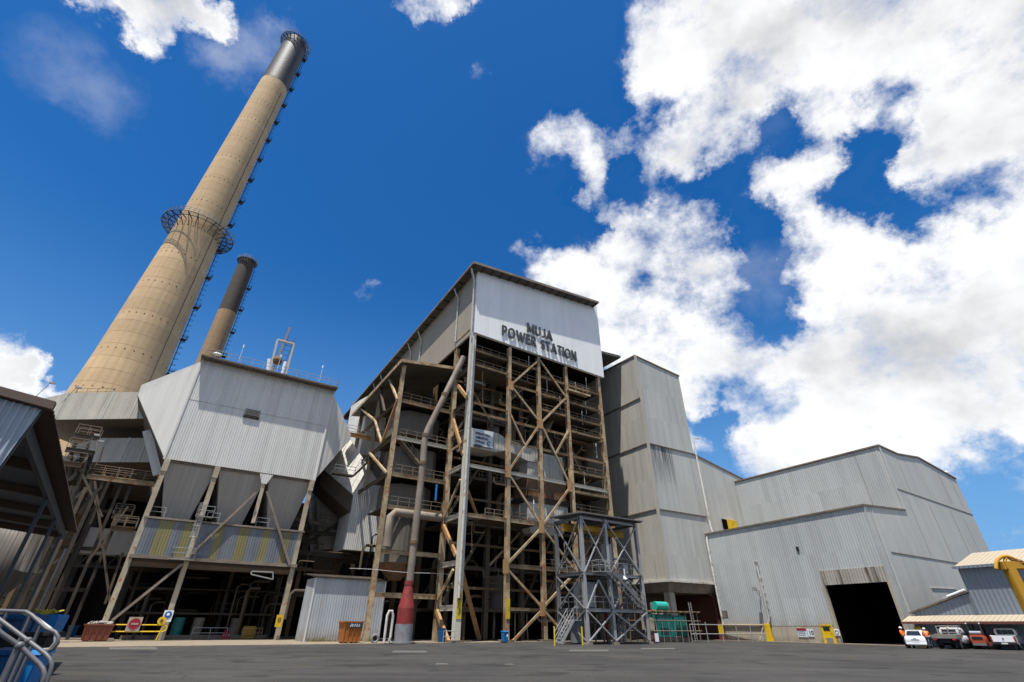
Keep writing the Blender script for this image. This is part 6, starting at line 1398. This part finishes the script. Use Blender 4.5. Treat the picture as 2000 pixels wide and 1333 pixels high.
# machine/duct glimpsed under the shelter
T=thing('round_duct','pale curved clad duct glimpsed beneath the shelter roof at the left edge','duct',FS,(-6,22,0)); 
part(MB().tube([at(-40,1050,24),at(10,1062,24),at(28,1085,24),at(10,1120,24)],.9,14),'duct_shell','insul',T,True) if 0 else None
T2=thing('round_duct','pale curved clad duct glimpsed beneath the shelter roof at the left edge','duct',FW,tuple(at(0,1180,30))) if 0 else None
bpy.data.objects.remove(T)
q=[at(-60,1048,30),at(5,1052,30),at(30,1075,30),at(28,1100,30),at(-20,1130,30)]
T=thing('round_duct','pale curved clad duct glimpsed beneath the shelter roof at the left edge','duct',FW,(q[1].x,30,0)); part(MB().tube(q,1.3,16),'duct_shell','insul',T,True); part(MB().cyl((q[3].x,30,0),(q[3].x,30,q[3].z),.2,n=8),'stand','darksteel',T)
# dark steelwork behind shelter
T=thing('rear_steelwork','dark rusty steel frame behind the shelter posts','steel frame',FE,(-16,2,0))
for px,mt in ((12,'rustbeam'),(30,'darksteel'),(62,'cream_dark'),(88,'darksteel'),(40,'darksteel')):
    u=FE.W(px,1180,-6)[0]; part(MB().ib((u,-6,0),(u,-6,13),.3,.3,up=(0,1,0)),'post',mt,T)
for z in (4,8,11): part(MB().beam((-30,-6,z),(-12,-6,z),.3,.35),'girder','darksteel',T)
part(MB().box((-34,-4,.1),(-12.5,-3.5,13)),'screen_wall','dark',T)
# ================================================================ near handrails and bins, lower left
HR=thing('stair_handrail','near pair of grey tube handrails with ball joints, lower left corner','handrail',FW,(-2.6,3.,0))
def pt(px,py,D): return at(px,py,D*1.8)
m1=[pt(-60,1150,2.9),pt(0,1206,3.0),pt(46,1256,3.05),pt(83,1290,3.1),pt(92,1300,3.1),pt(96,1312,3.12),pt(93,1330,3.12),pt(85,1345,3.1),pt(60,1400,3.1)]
m2=[pt(-60,1178,2.6),pt(0,1236,2.7),pt(38,1262,2.75),pt(76,1297,2.8),pt(84,1307,2.8),pt(87,1318,2.8),pt(83,1333,2.8),pt(70,1365,2.8),pt(60,1400,2.8)]
m1=[pt(-60,1162,3.2),pt(0,1211,3.2),pt(55,1252,3.2),pt(88,1277,3.2),pt(97,1287,3.2),pt(101,1298,3.2),pt(99,1310,3.2),pt(92,1330,3.2),pt(80,1375,3.2)]
for nm,pp,bj,low in (('rail_tube',m1,(55,1252,3.2),(28,1325,3.2)),('rail_tube',m2,(38,1262,2.75),(12,1340,2.75))):
    t_=part(MB().tube(pp,.019,12),nm,'handrail',HR,True)
    part(MB().ball(pt(*bj),.034,14,10),'ball_joint','handrail',t_,True)
    b0=pt(*bj); part(MB().cyl(b0,Vector((b0.x+.01,b0.y,0)),.019,n=12),'post','handrail',HR,True)
    c0=Vector((b0.x,b0.y,b0.z-.42)); part(MB().ball(c0,.034,14,10),'ball_joint','handrail',HR,True); part(MB().cyl(c0,c0+Vector((-.5,0,.33)),.018,n=10).cyl(c0,c0+Vector((.25,0,-.17)),.018,n=10),'mid_rail','handrail',HR,True)
H2=thing('landing_handrail','second darker tube handrail with a rounded end, just behind the nearest pair','handrail',FW,(-4,4.6,0))
D_=4.4
pp=[pt(-60,1193,D_),pt(0,1193,D_),pt(50,1195,D_),pt(62,1202,D_),pt(90,1228,D_),pt(108,1235,D_),pt(114,1245,D_),pt(112,1258,D_),pt(104,1268,D_),pt(85,1276,D_)]
part(MB().tube(pp,.025,10),'rail_tube','handrail',H2,True)
pp=[pt(45,1196,D_+.5),pt(70,1208,D_+.5),pt(95,1226,D_+.5),pt(109,1238,D_+.5),pt(108,1255,D_+.5),pt(98,1268,D_+.5),pt(85,1270,D_+.5)]
part(MB().tube(pp,.025,10),'rail_tube','rail',H2,True)
for px in (15,60,80): b0=pt(px,1196 if px<60 else (1203 if px<70 else 1222),D_); part(MB().cyl(b0,Vector((b0.x,b0.y,0)),.022,n=8),'post','handrail',H2,True)
BN=Frame(0,0,10)
def nb(px,py,D,h,wd,mat,label,name='wheelie_bin'):
    p=at(px,py,D); return bin_(Frame(p.x,p.y,15),0,0,h,wd,mat,label,'blue bins behind the handrails',name)
nb(24,1268,12.,1.1,.62,'blue_dk','dark blue wheelie bin nearest the handrails in the lower left corner')
nb(66,1268,12.3,1.08,.55,'blue','blue wheelie bin with paler lid, just right of the nearest bin')
nb(32,1215,17.,1.8,.7,'blue_dk','tall blue bin behind the landing handrail')
nb(57,1215,17.5,1.78,.6,'blue_dk','tall blue bin second from the left behind the handrail')
p=at(62,1222,15.); F_=Frame(p.x,p.y,20); T=thing('black_bin','wide black open-top bin between handrails and blue tub','bin',F_,(0,0,0)); part(MB().hexa([(-.5,-.35,.1),(.4,-.35,.1),(.4,.35,.1),(-.5,.35,.1),(-.7,-.45,1.3),(.62,-.45,1.3),(.62,.45,1.3),(-.7,.45,1.3)]),'body','black',T,bevel=.03); part(MB().box((-.75,-.5,1.3),(.66,.5,1.38)),'rim','black',T)
p=at(92,1214,20.); F_=Frame(p.x,p.y,20); T=thing('blue_tub','wide blue tub heaped with yellow scraps beyond the black bin','bin',F_,(0,0,0)); part(MB().hexa([(-.55,-.4,.2),(.35,-.4,.2),(.35,.4,.2),(-.55,.4,.2),(-.6,-.5,1.85),(.45,-.5,1.85),(.45,.5,1.85),(-.6,.5,1.85)]),'body','blue',T,bevel=.03)
m=MB(); random.seed(6)
for k in range(16): m.tube([(random.uniform(-.5,0),random.uniform(-.4,.4),1.85),(random.uniform(-.5,.3),random.uniform(-.4,.4),1.95+random.random()*.08)],.03,5)
part(m,'scraps','yellow_tag',T)
# ================================================================ yellow portal at the right edge
D_=14.; YP=thing('yellow_portal','ochre yellow steel portal corner with curved guard and rusty rope at the right edge','machine',FW,tuple(Vector((at(1990,1200,D_).x,D_,0))))
c0=at(1969,1110,D_); 
part(MB().beam((c0.x+.02,D_,0),(c0.x+.02,D_,c0.z),.24,.2),'post','yellow_dirty',YP,bevel=.02)
part(MB().beam((c0.x-.14,D_,c0.z+.06),(c0.x+2.6,D_+.4,c0.z+.13),.2,.2),'beam','yellow_dirty',YP,bevel=.02)
part(MB().box((c0.x-.18,D_-.1,c0.z-.04),(c0.x-.141,D_+.1,c0.z+.15)),'end_plate','yellow_dirty',YP)
q=lambda x,y,d=0:at(x,y,D_+d)
part(MB().tube([q(1946,1112),q(1946,1100),q(1949,1093),q(1956,1088),q(1966,1087),q(1976,1090),q(1984,1094)],.045,10),'guard_hoop','yellow_dirty',YP,True)
part(MB().tube([q(1961,1115),q(1962,1100),q(1964,1090)],.04,10),'guard_stub','yellow_dirty',YP,True)
m=MB(); import math
for ph in (0,pi):
    m.tube([Vector(q(1970+i*2.2,1090+i*.75+2.2*sin(i*.75+ph))) for i in range(24)],.035,7)
part(m,'rope','chainrust',YP,True)
